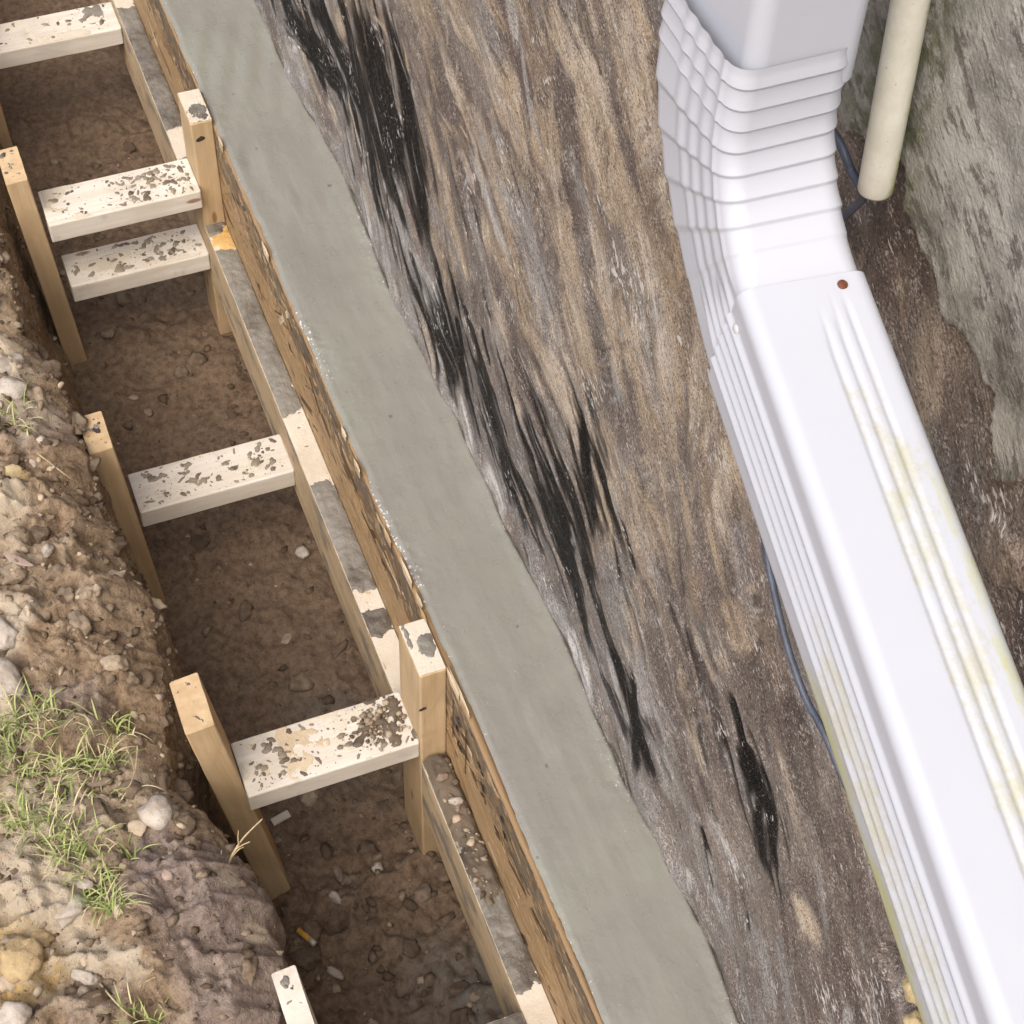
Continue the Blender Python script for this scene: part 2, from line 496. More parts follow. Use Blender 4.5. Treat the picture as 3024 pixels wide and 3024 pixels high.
def paint_strokes(x0, x1, z0, z1, step):
    # the coat as it was put on: one trowel or brush stroke after the other, each with its own colour and thickness
    r = np.random.default_rng(77)
    gx = np.arange(x0, x1 + step, step)
    gz = np.arange(z0, z1 + step, step)
    nx, nz = len(gx), len(gz)
    GX, GZ = np.meshgrid(gx, gz, indexing='ij')
    n0 = fbm(GX * 5, GZ * 7, 901, 5)
    col = np.zeros((nx, nz, 3))
    k = sstep(-0.35, 0.35, n0)[..., None]
    col[:] = np.array([0.115, 0.092, 0.082]) * (1 - k) + np.array([0.20, 0.172, 0.152]) * k
    hgt = np.zeros((nx, nz))
    tar = np.zeros((nx, nz))
    pal = dict(tan=[(0.34, 0.275, 0.205), (0.42, 0.35, 0.268), (0.28, 0.215, 0.155), (0.46, 0.395, 0.32), (0.37, 0.29, 0.205)],
               grey=[(0.21, 0.20, 0.195), (0.155, 0.145, 0.142), (0.27, 0.26, 0.255), (0.18, 0.165, 0.155)],
               film=[(0.36, 0.355, 0.35), (0.30, 0.295, 0.295), (0.46, 0.455, 0.45)],
               brown=[(0.095, 0.071, 0.063), (0.065, 0.049, 0.046), (0.14, 0.108, 0.094), (0.19, 0.152, 0.132)],
               dark=[(0.055, 0.045, 0.041), (0.075, 0.060, 0.054)],
               tar=[(0.008, 0.007, 0.007)])

    def stroke(x, z, L, w, ang, kind, op, curv=0.0, thick=0.001, fray=1.0, hard=0.35):
        rad = L * 0.6 + w
        i0, i1 = max(0, int((x - rad - x0) / step)), min(nx, int((x + rad - x0) / step) + 2)
        j0, j1 = max(0, int((z - rad - z0) / step)), min(nz, int((z + rad - z0) / step) + 2)
        if i1 - i0 < 2 or j1 - j0 < 2:
            return
        dx, dz = GX[i0:i1, j0:j1] - x, GZ[i0:i1, j0:j1] - z
        c, sn = math.cos(ang), -math.sin(ang)
        u = dx * c + dz * sn
        v = -dx * sn + dz * c + curv * u * u
        sd = int(r.integers(1, 9999))
        br = noise2(v / (0.0022 + 0.08 * w) + 50, u / 0.07 + 50, sd) * 0.6 + noise2(v / (0.006 + 0.2 * w) + 9, u / 0.16 + 9, sd + 1) * 0.4
        en = (br - 0.5) * L * 0.9 * fray
        wv = w * (0.72 + 0.28 * np.cos(np.clip(u / (L * 0.5), -1, 1) * 1.5))
        ed = noise2(u / 0.018 + 30, v / 0.05 + 30, sd + 2) - 0.5
        a = sstep(0.5 + hard * 0.5, 0.5 - hard * 0.3, np.abs(v) / wv + 0.25 * ed) * sstep(L * 0.5, L * 0.5 - L * 0.22, np.abs(u) + en * 0.5)
        a = a * (1 - fray * 0.75 * sstep(0.52, 0.30, br)) * op
        pc = pal[kind][int(r.integers(len(pal[kind])))]
        pc = np.array(pc) * r.uniform(0.88, 1.12) * (0.86 + 0.28 * br[..., None])
        col[i0:i1, j0:j1] = col[i0:i1, j0:j1] * (1 - a[..., None]) + pc * a[..., None]
        t = tar[i0:i1, j0:j1]
        tar[i0:i1, j0:j1] = t * (1 - a) + (a if kind == 'tar' else 0)
        ridge = np.exp(-((np.abs(v) / wv - 0.46) / 0.07) ** 2) * (np.abs(u) < L * 0.5)
        hgt[i0:i1, j0:j1] = hgt[i0:i1, j0:j1] * (1 - 0.5 * a) + thick * (a * (0.4 + 0.9 * br) + 0.8 * ridge * op)

    def field(x, z):
        tanw = 0.12 + 1.25 * float(sstep(0.16, 0.46, np.array(z + 0.08 * (x + 1.3)))) * (1 - 0.9 * float(sstep(-1.05, -0.72, np.array(x)) * sstep(0.80, 0.45, np.array(z)))) * (1 - 0.75 * float(sstep(-0.88, -0.76, np.array(x)) * sstep(0.6, 0.75, np.array(z))))
        brn = 1.8 * float(sstep(-1.05, -0.72, np.array(x)) * sstep(0.75, 0.45, np.array(z))) + 4.0 * float(sstep(-0.86, -0.76, np.array(x)) * sstep(0.60, 0.75, np.array(z)))
        low = float(sstep(0.34, 0.08, np.array(z)))
        return tanw, brn, low

    def angle(x, z):
        return math.radians(33 + 14 * float(sstep(-1.4, -0.7, np.array(x))) + 44 * (noise2(np.array([x * 3.0 + 40]), np.array([z * 3.0 + 40]), 5)[0] - 0.5) + r.normal(0, 9))

    tarblob = ((-2.12, 0.26, 0.40, 0.15), (-1.86, 0.36, 0.14, 0.17), (-2.7, 0.22, 0.4, 0.13), (-1.60, 0.17, 0.10, 0.09), (-1.42, 0.13, 0.16, 0.08), (-1.24, 0.22, 0.17, 0.13), (-1.16, 0.38, 0.06, 0.11), (-0.98, 0.13, 0.08, 0.09), (-1.75, 0.10, 0.2, 0.06), (-0.72, 0.37, 0.06, 0.07))

    def in_tar(x, z):
        return max(1.0 - math.hypot((x - a) / b_, (z - c) / d) for a, c, b_, d in tarblob)

    def wave(n, lo, hi, wlo, whi, choose, op=(0.5, 0.95), thick=0.0012, fray=1.0, da=0.0, curv=0.6):
        for _ in range(n):
            x, z = r.uniform(x0, x1), r.uniform(z0 - 0.03, z1)
            kind = choose(x, z)
            if not kind:
                continue
            stroke(x, z, r.uniform(lo, hi), wlo + (whi - wlo) * r.uniform() ** 1.6, angle(x, z) + r.normal(0, da), kind, r.uniform(*op), r.normal(0, curv), thick * r.uniform(0.4, 1.3), fray)

    def base(x, z):
        t, b, lw = field(x, z)
        p = np.array([t, 0.45 + 0.9 * lw, 0.25 + 1.6 * b, 0.10 + 0.25 * lw])
        return ('tan', 'grey', 'brown', 'film')[int(r.choice(4, p=p / p.sum()))]

    wave(1100, 0.06, 0.24, 0.022, 0.090, base, (0.6, 1.0), 0.0014, 0.75, 0.22, 1.5)
    wave(900, 0.03, 0.14, 0.008, 0.045, base, (0.5, 1.0), 0.0012, 0.9, 0.30, 3.0)
    # tar shows through in runs
    for _ in range(260):
        x, z = r.uniform(x0, -1.0), r.uniform(0.0, 0.55)
        if in_tar(x, z) > 0.12 + r.uniform(-0.15, 0.25):
            stroke(x, z, r.uniform(0.08, 0.26), r.uniform(0.008, 0.030), angle(x, z), 'tar', r.uniform(0.8, 1.0), r.normal(0, 0.4), 0.0003, 0.8, 0.2)
    for xa, za, xb, zb, w in TAR:
        L = math.hypot(xb - xa, zb - za)
        for q in range(3):
            stroke((xa + xb) / 2 + r.normal(0, w * 0.15), (za + zb) / 2 + r.normal(0, w * 0.15), L * r.uniform(1.0, 1.25), w * r.uniform(0.75, 1.1), math.atan2(za - zb, xb - xa), 'tar', 1.0, r.normal(0, 0.5), 0.0002, 0.45, 0.25)
        for q in range(3):                                 # grey lips beside every opening
            sg = r.choice([-1, 1])
            stroke((xa + xb) / 2 + sg * w * 0.55 * r.uniform(0.7, 1.3), (za + zb) / 2 + sg * w * 0.35, L * r.uniform(0.7, 1.3), w * r.uniform(0.3, 0.6), math.atan2(za - zb, xb - xa) + r.normal(0, 0.08), 'film' if q else 'grey', r.uniform(0.5, 0.85), 0, 0.0014, 0.9)

    def over(x, z):
        t, b, lw = field(x, z)
        if in_tar(x, z) > 0.05 and r.uniform() < 0.62:
            return None
        p = np.array([t * 0.9, 0.30 + 0.7 * lw, 0.25 + 1.6 * b, 0.22 + 0.35 * lw, 0.22])
        return ('tan', 'grey', 'brown', 'film', 'dark')[int(r.choice(5, p=p / p.sum()))]

    wave(650, 0.03, 0.16, 0.006, 0.030, over, (0.45, 0.95), 0.0013, 1.0, 0.38, 4.0)
    wave(750, 0.02, 0.09, 0.0018, 0.007, over, (0.5, 1.0), 0.0009, 0.9, 0.32, 2.0)
    # tar laid bare again where the scraper went deepest, with a few streaks dragged back over it
    for _ in range(800):
        x, z = r.uniform(x0, -0.6), r.uniform(0.0, 0.55)
        if in_tar(x, z) > 0.10 + r.uniform(-0.12, 0.3):
            stroke(x, z, r.uniform(0.06, 0.24), r.uniform(0.008, 0.034), angle(x, z), 'tar', r.uniform(0.85, 1.0), r.normal(0, 0.5), 0.0002, 0.6, 0.3)
            if r.uniform() < 0.42:
                stroke(x + r.normal(0, 0.02), z + r.normal(0, 0.012), r.uniform(0.05, 0.20), r.uniform(0.002, 0.007), angle(x, z), str(r.choice(['film', 'grey', 'tan', 'grey'])), r.uniform(0.6, 0.95), r.normal(0, 0.5), 0.0012, 0.9)
    for _ in range(110):
        x, z = r.uniform(-2.4, -0.6), r.uniform(0.02, 0.50)
        stroke(x, z, r.uniform(0.03, 0.12), r.uniform(0.004, 0.012), angle(x, z) + 0.15, 'tar', r.uniform(0.6, 1.0), r.normal(0, 0.8), 0.0002, 0.9, 0.3)
    for xa, za, xb, zb, w in TAR:
        L = math.hypot(xb - xa, zb - za)
        for q in range(3):
            stroke((xa + xb) / 2 + r.normal(0, w * 0.3), (za + zb) / 2 + r.normal(0, w * 0.3), L * r.uniform(0.9, 1.2), w * r.uniform(0.9, 1.7), math.atan2(za - zb, xb - xa), 'tar', 1.0, r.normal(0, 0.5), 0.0002, 0.5, 0.25)
    wave(420, 0.02, 0.10, 0.0015, 0.0045, lambda x, z: 'dark', (0.4, 0.85), 0.0002, 0.8, 0.12)
    wave(230, 0.02, 0.09, 0.0020, 0.0060, lambda x, z: 'film', (0.5, 0.9), 0.0010, 0.9, 0.1)
    # chatter of the trowel: fans of short cross strokes
    for cx, cz in [(r.uniform(-2.0, -0.8), r.uniform(0.15, 1.15)) for _ in range(14)] + list(((-1.22, 0.86), (-1.17, 0.72), (-1.36, 0.62), (-1.55, 0.62), (-1.30, 0.50), (-0.92, 1.02), (-0.96, 0.93), (-0.93, 0.86), (-1.62, 0.50), (-1.05, 0.55))):
        if in_tar(cx, cz) > -0.25:
            continue
        a0 = angle(cx, cz)
        nq, gap, ln = int(r.integers(5, 11)), r.uniform(0.005, 0.010), r.uniform(0.025, 0.06)
        for q in range(nq):
            d = q * gap
            stroke(cx + d * math.cos(a0) + r.normal(0, 0.003), cz - d * math.sin(a0) + r.normal(0, 0.003), ln * r.uniform(0.6, 1.3), r.uniform(0.002, 0.006), a0 + 1.2 + r.normal(0, 0.15), str(r.choice(['tan', 'film', 'brown', 'tan', 'dark'])), r.uniform(0.4, 0.85), 6.0, 0.0016, 0.7)
    return gx, gz, col, hgt, tar


def build_wall():
    xs = axis((-9, -3.2, 0.06), (-3.2, -2.5, 0.006), (-2.5, -0.25, 0.0028), (-0.25, 0.4, 0.01), (0.4, 4.0, 0.08))
    zs = axis((-0.75, -0.02, 0.06), (-0.02, 1.45, 0.0029), (1.45, 1.8, 0.02), (1.8, 3.0, 0.08))
    X, Z = np.meshgrid(xs, zs, indexing='ij')
    a = math.radians(36)
    wx = X + 0.02 * fbm(X * 3, Z * 3, 11, 3)
    wz = Z + 0.02 * fbm(X * 3, Z * 3, 21, 3)
    bend = 0.12 * fbm(X * 1.3, Z * 1.3, 31, 2)
    U = wx * math.cos(a) - wz * math.sin(a)
    W = wx * math.sin(a) + wz * math.cos(a) + bend
    st2 = fbm(U * 6, W * 24, 45, 4)
    lump = fbm(X * 9, Z * 9, 51, 4)
    step = 0.0026
    gx, gz, gcol, ghgt, gtar = paint_strokes(-3.4, -0.1, -0.06, 1.5, step)
    # the painted field is laid mirrored beyond its edges, out of sight
    def fold(t, lo, hi):
        p = np.mod(t - lo, 2 * (hi - lo))
        return lo + np.where(p > hi - lo, 2 * (hi - lo) - p, p)
    ix = np.clip((fold(X, gx[0], gx[-1]) - gx[0]) / step, 0, len(gx) - 1.001)
    iz = np.clip((fold(Z, gz[0], gz[-1]) - gz[0]) / step, 0, len(gz) - 1.001)
    i, j = ix.astype(int), iz.astype(int)
    fx, fz = ix - i, iz - j
    def samp(A):
        if A.ndim == 3:
            fx_, fz_ = fx[..., None], fz[..., None]
        else:
            fx_, fz_ = fx, fz
        return (A[i, j] * (1 - fx_) + A[i + 1, j] * fx_) * (1 - fz_) + (A[i, j + 1] * (1 - fx_) + A[i + 1, j + 1] * fx_) * fz_
    coat, hgt, tar = samp(gcol), samp(ghgt), samp(gtar)
    pz = np.interp(X.ravel(), PARGE[:, 0], PARGE[:, 1]).reshape(X.shape)
    rag = 0.020 * fbm(X * 26, Z * 26, 61, 5)
    parge = np.clip(0.5 + (Z - pz + rag) / 0.012, 0, 1)
    parge = parge * sstep(-1.6, -0.95, X + 0.1 * lump) * sstep(-0.90, -0.84, X)
    moss = 0.8 * sstep(-0.85, -0.78, X) * sstep(-0.70, -0.76, X) + 0.5 * sstep(-0.60, -0.50, X)
    # hollow with loose stones by the downspout's lower end
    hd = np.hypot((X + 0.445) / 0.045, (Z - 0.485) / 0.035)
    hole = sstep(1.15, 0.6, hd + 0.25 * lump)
    # relief, outwards is -y
    out = 0.0045 * lump + 0.0008 * st2 + 0.42 * hgt + 0.0050 * parge * (0.85 + 0.35 * fbm(X * 14, Z * 14, 71, 4)) - 0.0012 * tar
    out += 0.003 * np.exp(-((parge - 0.5) / 0.3) ** 2) * (parge > 0.02)
    crust = sstep(0.30, 0.55, fbm(X * 22, Z * 22, 81, 3)) * sstep(-0.60, -0.52, X) * sstep(0.9, 1.0, Z) * (1 - parge)
    out += 0.006 * crust
    out += 0.012 * sstep(0.07, 0.0, Z) * (0.35 + 0.65 * fbm(X * 12, Z * 20, 91, 3))
    out -= 0.035 * hole
    y0 = np.interp(X.ravel(), WX, WY).reshape(X.shape)
    y0 = 0.5965 + (y0 - 0.5965) * 1.35 * sstep(0.5, 0.0, Z)
    Y = y0 + 0.006 - out
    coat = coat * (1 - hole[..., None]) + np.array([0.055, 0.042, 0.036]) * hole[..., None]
    coat = coat * (1 - 0.8 * crust[..., None]) + np.array([0.24, 0.19, 0.15]) * 0.8 * crust[..., None]
    V = np.stack([X, Y, Z], -1).reshape(-1, 3)
    flow = np.stack([U, W, np.zeros_like(U)], -1).reshape(-1, 3)
    F = grid_faces(len(xs), len(zs))
    # back and ends, so that it is a wall and not a skin
    n = len(V)
    e = [(-9, 0.85, -0.75), (4, 0.85, -0.75), (4, 0.85, 3.0), (-9, 0.85, 3.0)]
    nz = len(zs)
    V = np.concatenate([V, e])
    c00, c10, c11, c01 = 0, (len(xs) - 1) * nz, len(xs) * nz - 1, nz - 1
    F = np.concatenate([F, [(n + 1, n, n + 3, n + 2), (n, c00, c01, n + 3), (c10, n + 1, n + 2, c11), (c01, c11, n + 2, n + 3)]])
    pad = lambda A: np.concatenate([A.reshape(-1), np.zeros(4)])
    me = mesh_from('house_wall', V, F, MAT['wall'], attrs=dict(
        flow=np.concatenate([flow, np.zeros((4, 3))]), coat=np.concatenate([coat.reshape(-1, 3), np.full((4, 3), 0.15)]),
        tar=pad(tar), parge=pad(parge), moss=pad(moss)))
    return link('house_wall', me, None, 'scraped foundation wall streaked with tan mud and black tar, behind the downspout', 'wall')


wall = build_wall()


def osb_y(x):                                # inner face of the form panel
    return np.interp(x, [-4.5, -2.5, -2.1, -1.8, -1.5, -1.2, -0.95, -0.6, 0.5], [0.444, 0.441, 0.445, 0.441, 0.443, 0.448, 0.445, 0.443, 0.443])


# ------------------------------------------------------------------ fresh concrete
def build_concrete():
    xs = axis((-4.4, -2.8, 0.02), (-2.8, -0.5, 0.0030), (-0.5, 0.4, 0.01))
    t = np.linspace(0, 1, 66)
    X = np.repeat(xs[:, None], len(t), 1)
    T = np.repeat(t[None, :], len(xs), 0)
    yl = np.maximum(osb_y(xs) - 0.003 + 0.0055 * fbm(xs * 16, xs * 0, 3, 4), 0.4378)
    yr = np.interp(xs, WX, WY) + 0.012
    Y = yl[:, None] * (1 - T) + yr[:, None] * T
    dl, dr = Y - yl[:, None], (yr[:, None] - 0.012) - Y
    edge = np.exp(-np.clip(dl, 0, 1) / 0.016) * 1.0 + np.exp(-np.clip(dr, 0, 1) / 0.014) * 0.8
    patch = sstep(-0.1, 0.45, fbm(X * 5, Y * 12, 5, 3))
    rough = fbm(X * 85, Y * 85, 7, 3) * (0.0012 * edge * (0.35 + 1.3 * patch) + 0.00016)
    Z = 0.0035 * fbm(X * 3.2, Y * 7, 9, 3) + 0.0009 * fbm(X * 9, Y * 40, 13, 3) + rough
    Z += 0.0020 * sstep(0.02, 0.0, dr) * (0.4 + fbm(X * 18, Y * 4, 15, 3))
    Z -= 0.009 * sstep(0.001, -0.006, dr + 0.003 * fbm(X * 30, Y * 3, 16, 3))
    Z -= 0.003 * sstep(0.008, 0.0, dl)
    # trowel drag marks far up
    Z += 0.0011 * np.sin((X * 0.8 + Y * 2.2) * 60) * sstep(-2.0, -2.3, X) * sstep(-2.75, -2.5, X) * sstep(0.1, 0.5, fbm(X * 4, Y * 9, 17, 2) + 0.3)
    top = np.stack([X, Y, Z], -1)
    bot = top.copy()
    bot[..., 2] = -0.60
    ring_l = np.stack([xs, yl, np.full_like(xs, -0.60)], -1)
    ring_r = np.stack([xs, yr, np.full_like(xs, -0.60)], -1)
    P = np.concatenate([ring_l[:, None], top, ring_r[:, None], ring_l[:, None]], 1)
    z1 = np.zeros((len(xs), 1))
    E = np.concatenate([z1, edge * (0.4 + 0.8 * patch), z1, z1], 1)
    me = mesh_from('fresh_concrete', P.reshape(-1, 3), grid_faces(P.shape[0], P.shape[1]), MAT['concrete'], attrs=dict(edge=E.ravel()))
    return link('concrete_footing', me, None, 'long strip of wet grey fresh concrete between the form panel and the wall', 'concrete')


concrete = build_concrete()

# ------------------------------------------------------------------ trench floor
def floor_h(X, Y):
    z = -0.535 + 0.020 * fbm(X * 3, Y * 3, 101, 3) + 0.012 * fbm(X * 11, Y * 11, 105, 4) + 0.005 * fbm(X * 40, Y * 40, 111, 3)
    z += 0.03 * sstep(-1.6, -2.4, X)
    lumps = np.clip(fbm(X * 16, Y * 16, 117, 3), 0, 1)
    bil = 1 - np.abs(fbm(X * 13, Y * 13, 118, 4)) * 2.0
    z = z + 0.016 * bil * (0.45 + 0.9 * sstep(-1.35, -1.15, X)) - 0.008
    return z + 0.030 * lumps * sstep(-1.35, -1.15, X + 0.1 * fbm(X * 5, Y * 5, 121, 2)) * 0.8 + 0.012 * lumps


def build_floor():
    xs = axis((-6, -3.3, 0.04), (-3.3, -0.5, 0.0042), (-0.5, 2.0, 0.04))
    ys = axis((0.02, 0.46, 0.0042))
    X, Y = np.meshgrid(xs, ys, indexing='ij')
    Z = floor_h(X, Y)
    wet = 0.9 * sstep(0.26, 0.36, Y + 0.04 * fbm(X * 9, Y * 9, 131, 3)) * sstep(-1.12, -0.98, X)
    wet += 0.6 * sstep(0.11, 0.05, np.hypot(X + 1.47, (Y - 0.33) * 1.0) + 0.03 * fbm(X * 14, Y * 14, 133, 3))
    wet += 0.35 * sstep(0.09, 0.04, np.hypot(X + 2.55, Y - 0.27))
    Z = Z + 0.006 * wet * fbm(X * 60, Y * 60, 135, 3)
    pale = 0.35 * fbm(X * 4, Y * 4, 137, 3)
    me = mesh_from('trench_floor', np.stack([X, Y, Z], -1).reshape(-1, 3), grid_faces(len(xs), len(ys)), MAT['floor'],
                   attrs=dict(wet=np.clip(wet, 0, 1).ravel(), pale=pale.ravel() - 0.1, dark=np.zeros(X.size)))
    o = link('trench_floor', me, kind='structure')
    return o


build_floor()

# ------------------------------------------------------------------ earth bank
EDX = np.array([-6, -3.0, -2.5, -2.08, -1.9, -1.63, -1.47, -1.32, -1.19, -1.11, -1.04, -0.92, -0.85, -0.6, 2])
EDY = np.array([0.05, 0.055, 0.050, 0.030, 0.068, 0.074, 0.079, 0.078, 0.045, 0.078, 0.095, 0.105, 0.092, 0.09, 0.09])
PRS = np.array([0.0, 0.25, 0.55, 0.70, 0.76, 0.83, 0.91, 1.0])
PRY = np.array([-1.475, -0.555, -0.175, -0.045, -0.004, 0.016, 0.050, 0.115])
PRZ = np.array([0.02, -0.01, -0.03, -0.055, -0.085, -0.19, -0.36, -0.60])
BX = axis((-6, -2.6, 0.03), (-2.6, -0.55, 0.0036), (-0.55, 2.0, 0.03))
BS = np.concatenate([np.linspace(0, 0.40, 110)[:-1], np.linspace(0.40, 1.0, 215)])


def soft(x, y, cx, cy, r, n):
    return sstep(1.15, 0.55, np.hypot(x - cx, y - cy) / r + 0.35 * n)


def build_bank():
    X = np.repeat(BX[:, None], len(BS), 1)
    S = np.repeat(BS[None, :], len(BX), 0)
    ed = np.interp(BX, EDX, EDY) + 0.010 * fbm(BX * 9, BX * 0, 141, 4)
    Y = np.interp(S, PRS, PRY) + ed[:, None] * sstep(0.25, 0.70, S) * (1 - 0.55 * sstep(0.80, 1.0, S))
    Z = np.interp(S, PRS, PRZ)
    top = sstep(0.80, 0.70, S)
    far = sstep(-1.9, -2.2, X)
    Z = Z - 0.02 * far * top
    n1 = fbm(X * 6, Y * 6 + Z * 4, 151, 4)
    n2 = fbm(X * 20, Y * 20 + Z * 14, 157, 4)
    n3 = fbm(X * 70, Y * 70 + Z * 50, 163, 3)
    lump = np.abs(fbm(X * 13, Y * 13 + Z * 9, 167, 4))
    darkclod = soft(X, Y, -0.98, 0.03, 0.12, n1) + soft(X, Y, -0.84, 0.01, 0.13, n1) + soft(X, Y, -1.06, 0.01, 0.07, n1)
    darkclod = np.clip(darkclod, 0, 1) * sstep(0.60, 0.66, S + 0.04 * n2)
    rough = top * (1 - 0.25 * darkclod)
    n1b = fbm(X * 11, Y * 11 + Z * 7, 173, 4)
    bil = 1 - np.abs(fbm(X * 17, Y * 17 + Z * 12, 179, 4)) * 2.2           # billows: rounded clods with sharp creases between
    bil2 = 1 - np.abs(fbm(X * 42, Y * 42 + Z * 30, 183, 3)) * 2.2
    d = 0.022 * n1 * (0.4 + 0.6 * top) + (0.014 * n2 + 0.016 * n1b + 0.016 * lump) * (0.45 + 0.55 * rough) + 0.0050 * n3 * (0.6 + 0.4 * rough)
    d += (0.020 * bil + 0.010 * bil2) * (0.30 + 0.70 * rough)
    d += 0.035 * soft(X, Y, -0.96, 0.045, 0.12, n1) * sstep(0.90, 0.70, S)          # the fat clod that leans over the trench
    d += 0.02 * soft(X, Y, -1.45, 0.0, 0.12, n1)
    Z = Z + d * (0.45 + 0.55 * top)
    Y = Y + d * 0.9 * (1 - top)
    # marks of soil kind
    pale = -0.02 + 0.30 * n1 + 0.10 * bil
    for cx, cy, r, a in ((-2.0, -0.02, 0.12, 0.35), (-1.85, 0.0, 0.06, 0.45), (-1.70, -0.07, 0.06, 0.35), (-1.47, -0.10, 0.06, 0.5), (-1.36, -0.14, 0.05, 0.5), (-1.17, -0.13, 0.07, 0.3),
                        (-1.08, -0.14, 0.06, 0.4), (-0.98, -0.13, 0.06, 0.5), (-0.80, -0.02, 0.06, 0.3), (-0.93, -0.06, 0.03, 0.3), (-0.82, -0.12, 0.06, 0.6)):
        pale = pale + a * soft(X, Y, cx, cy, r, n2)
    pale = pale * (0.25 + 0.75 * top) - 0.2 * (1 - top)
    for cx, cy, r, a in ((-1.015, 0.085, 0.018, 1.0), (-0.945, 0.098, 0.016, 1.0), (-0.90, 0.03, 0.03, 0.45), (-1.0, 0.03, 0.02, 0.4)):
        pale = pale + a * soft(X, Y, cx, cy, r, n2)
    yel = np.clip(soft(X, Y, -0.985, -0.19, 0.06, n2) + 0.5 * soft(X, Y, -1.74, -0.03, 0.02, n2), 0, 1)
    dark = np.clip(darkclod * 1.1 - 1.0 * soft(X, Y, -1.015, 0.085, 0.018, n2) - soft(X, Y, -0.945, 0.098, 0.016, n2) + 0.7 * soft(X, Y, -1.32, -0.03, 0.05, n2) + 0.55 * soft(X, Y, -1.83, 0.02, 0.07, n2) + 0.45 * soft(X, Y, -0.90, -0.11, 0.05, n2), 0, 1)
    P = np.stack([X, Y, Z], -1)
    me = mesh_from('earth_bank', P.reshape(-1, 3), grid_faces(len(BX), len(BS)), MAT['bank'],
                   attrs=dict(pale=pale.ravel(), yellow=yel.ravel(), dark=dark.ravel()))
    link('earth_bank', me, kind='structure')
    return P, dark


BANK, BDARK = build_bank()
BFLAT = BANK[:, ::1].reshape(-1, 3)
_bt = BANK[:, (BS > 0.3) & (BS < 0.80)]
BTOP = _bt.reshape(-1, 3)


def bank_at(x, y):
    i = np.argmin((BTOP[:, 0] - x) ** 2 + (BTOP[:, 1] - y) ** 2)
    return BTOP[i]


def ground_sheet():
    xs = axis((-40, 40, 2.0))
    ys = axis((-60, -1.40, 2.0))
    X, Y = np.meshgrid(xs, ys, indexing='ij')
    Z = 0.0 + 0.04 * fbm(X * 0.3, Y * 0.3, 171, 3)
    me = mesh_from('ground', np.stack([X, Y, Z - 0.03], -1).reshape(-1, 3), grid_faces(len(xs), len(ys)), MAT['bank'],
                   attrs=dict(pale=np.zeros(X.size), yellow=np.zeros(X.size), dark=np.zeros(X.size)))
    link('ground', me, kind='structure')


ground_sheet()


# ------------------------------------------------------------------ timber
def section(w, t, r=0.003, n=3, sub=4):      # rounded rectangle in local y (width) and z (thickness), z from -t to 0
    pts = []
    cs = [(w / 2 - r, -r, 0), (-w / 2 + r, -r, 90), (-w / 2 + r, -t + r, 180), (w / 2 - r, -t + r, 270)]
    for i, (cy, cz, a0) in enumerate(cs):
        for k in range(n + 1):
            a = math.radians(a0 + 90 * k / n)
            pts.append((cy + r * math.cos(a), cz + r * math.sin(a)))
        ny, nz, na = cs[(i + 1) % 4]
        a = math.radians(a0 + 90)
        p0 = np.array(pts[-1])
        p1 = np.array((ny + r * math.cos(a), nz + r * math.sin(a)))
        for k in range(1, sub):
            pts.append(tuple(p0 + (p1 - p0) * k / sub))
    return np.array(pts)


def board_mesh(L, w, t, mat, seed, taper=None, rough=0.0005):
    sec = section(w, t)
    ns = max(6, int(L / 0.02))
    rows = []
    end = [(0.0, 0.985), (0.002, 1.0)]
    st = [s for s, _ in end] + list(np.linspace(0.02, L - 0.02, ns)) + [L - 0.002, L]
    for i, s in enumerate(st):
        k = 0.97 if s in (0.0, L) else 1.0
        if taper and s > L - taper:
            k *= 1 - 0.75 * (s - L + taper) / taper
        c = np.array([0, -t / 2])
        q = (sec - c) * k + c
        jn = rough * fbm(q[:, 0] * 60 + seed, q[:, 1] * 60 + s * 30, seed, 3)
        q = q + (q - c) / np.linalg.norm(q - c, axis=1)[:, None] * jn[:, None]
        rows.append(np.concatenate([np.full((len(q), 1), s), q], 1))
    P = np.array(rows)
    P = np.concatenate([P, P[:, :1]], 1)
    nu, nv = P.shape[:2]
    V = P[:, :-1].reshape(-1, 3)
    m = nv - 1
    F = []
    for i in range(nu - 1):
        for j in range(m):
            F.append((i * m + j, i * m + (j + 1) % m, (i + 1) * m + (j + 1) % m, (i + 1) * m + j))
    F.append(tuple(range(m))[::-1])
    F.append(tuple((nu - 1) * m + j for j in range(m)))
    me = mesh_from('board', V, F, mat, smooth=False)
    return me


def frame_matrix(p0, xdir, zdir):
    x = Vector(xdir).normalized()
    z = (Vector(zdir) - x * Vector(zdir).dot(x)).normalized()
    y = z.cross(x)
    m = Matrix((x, y, z)).transposed().to_4x4()
    m.translation = Vector(p0)
    return m


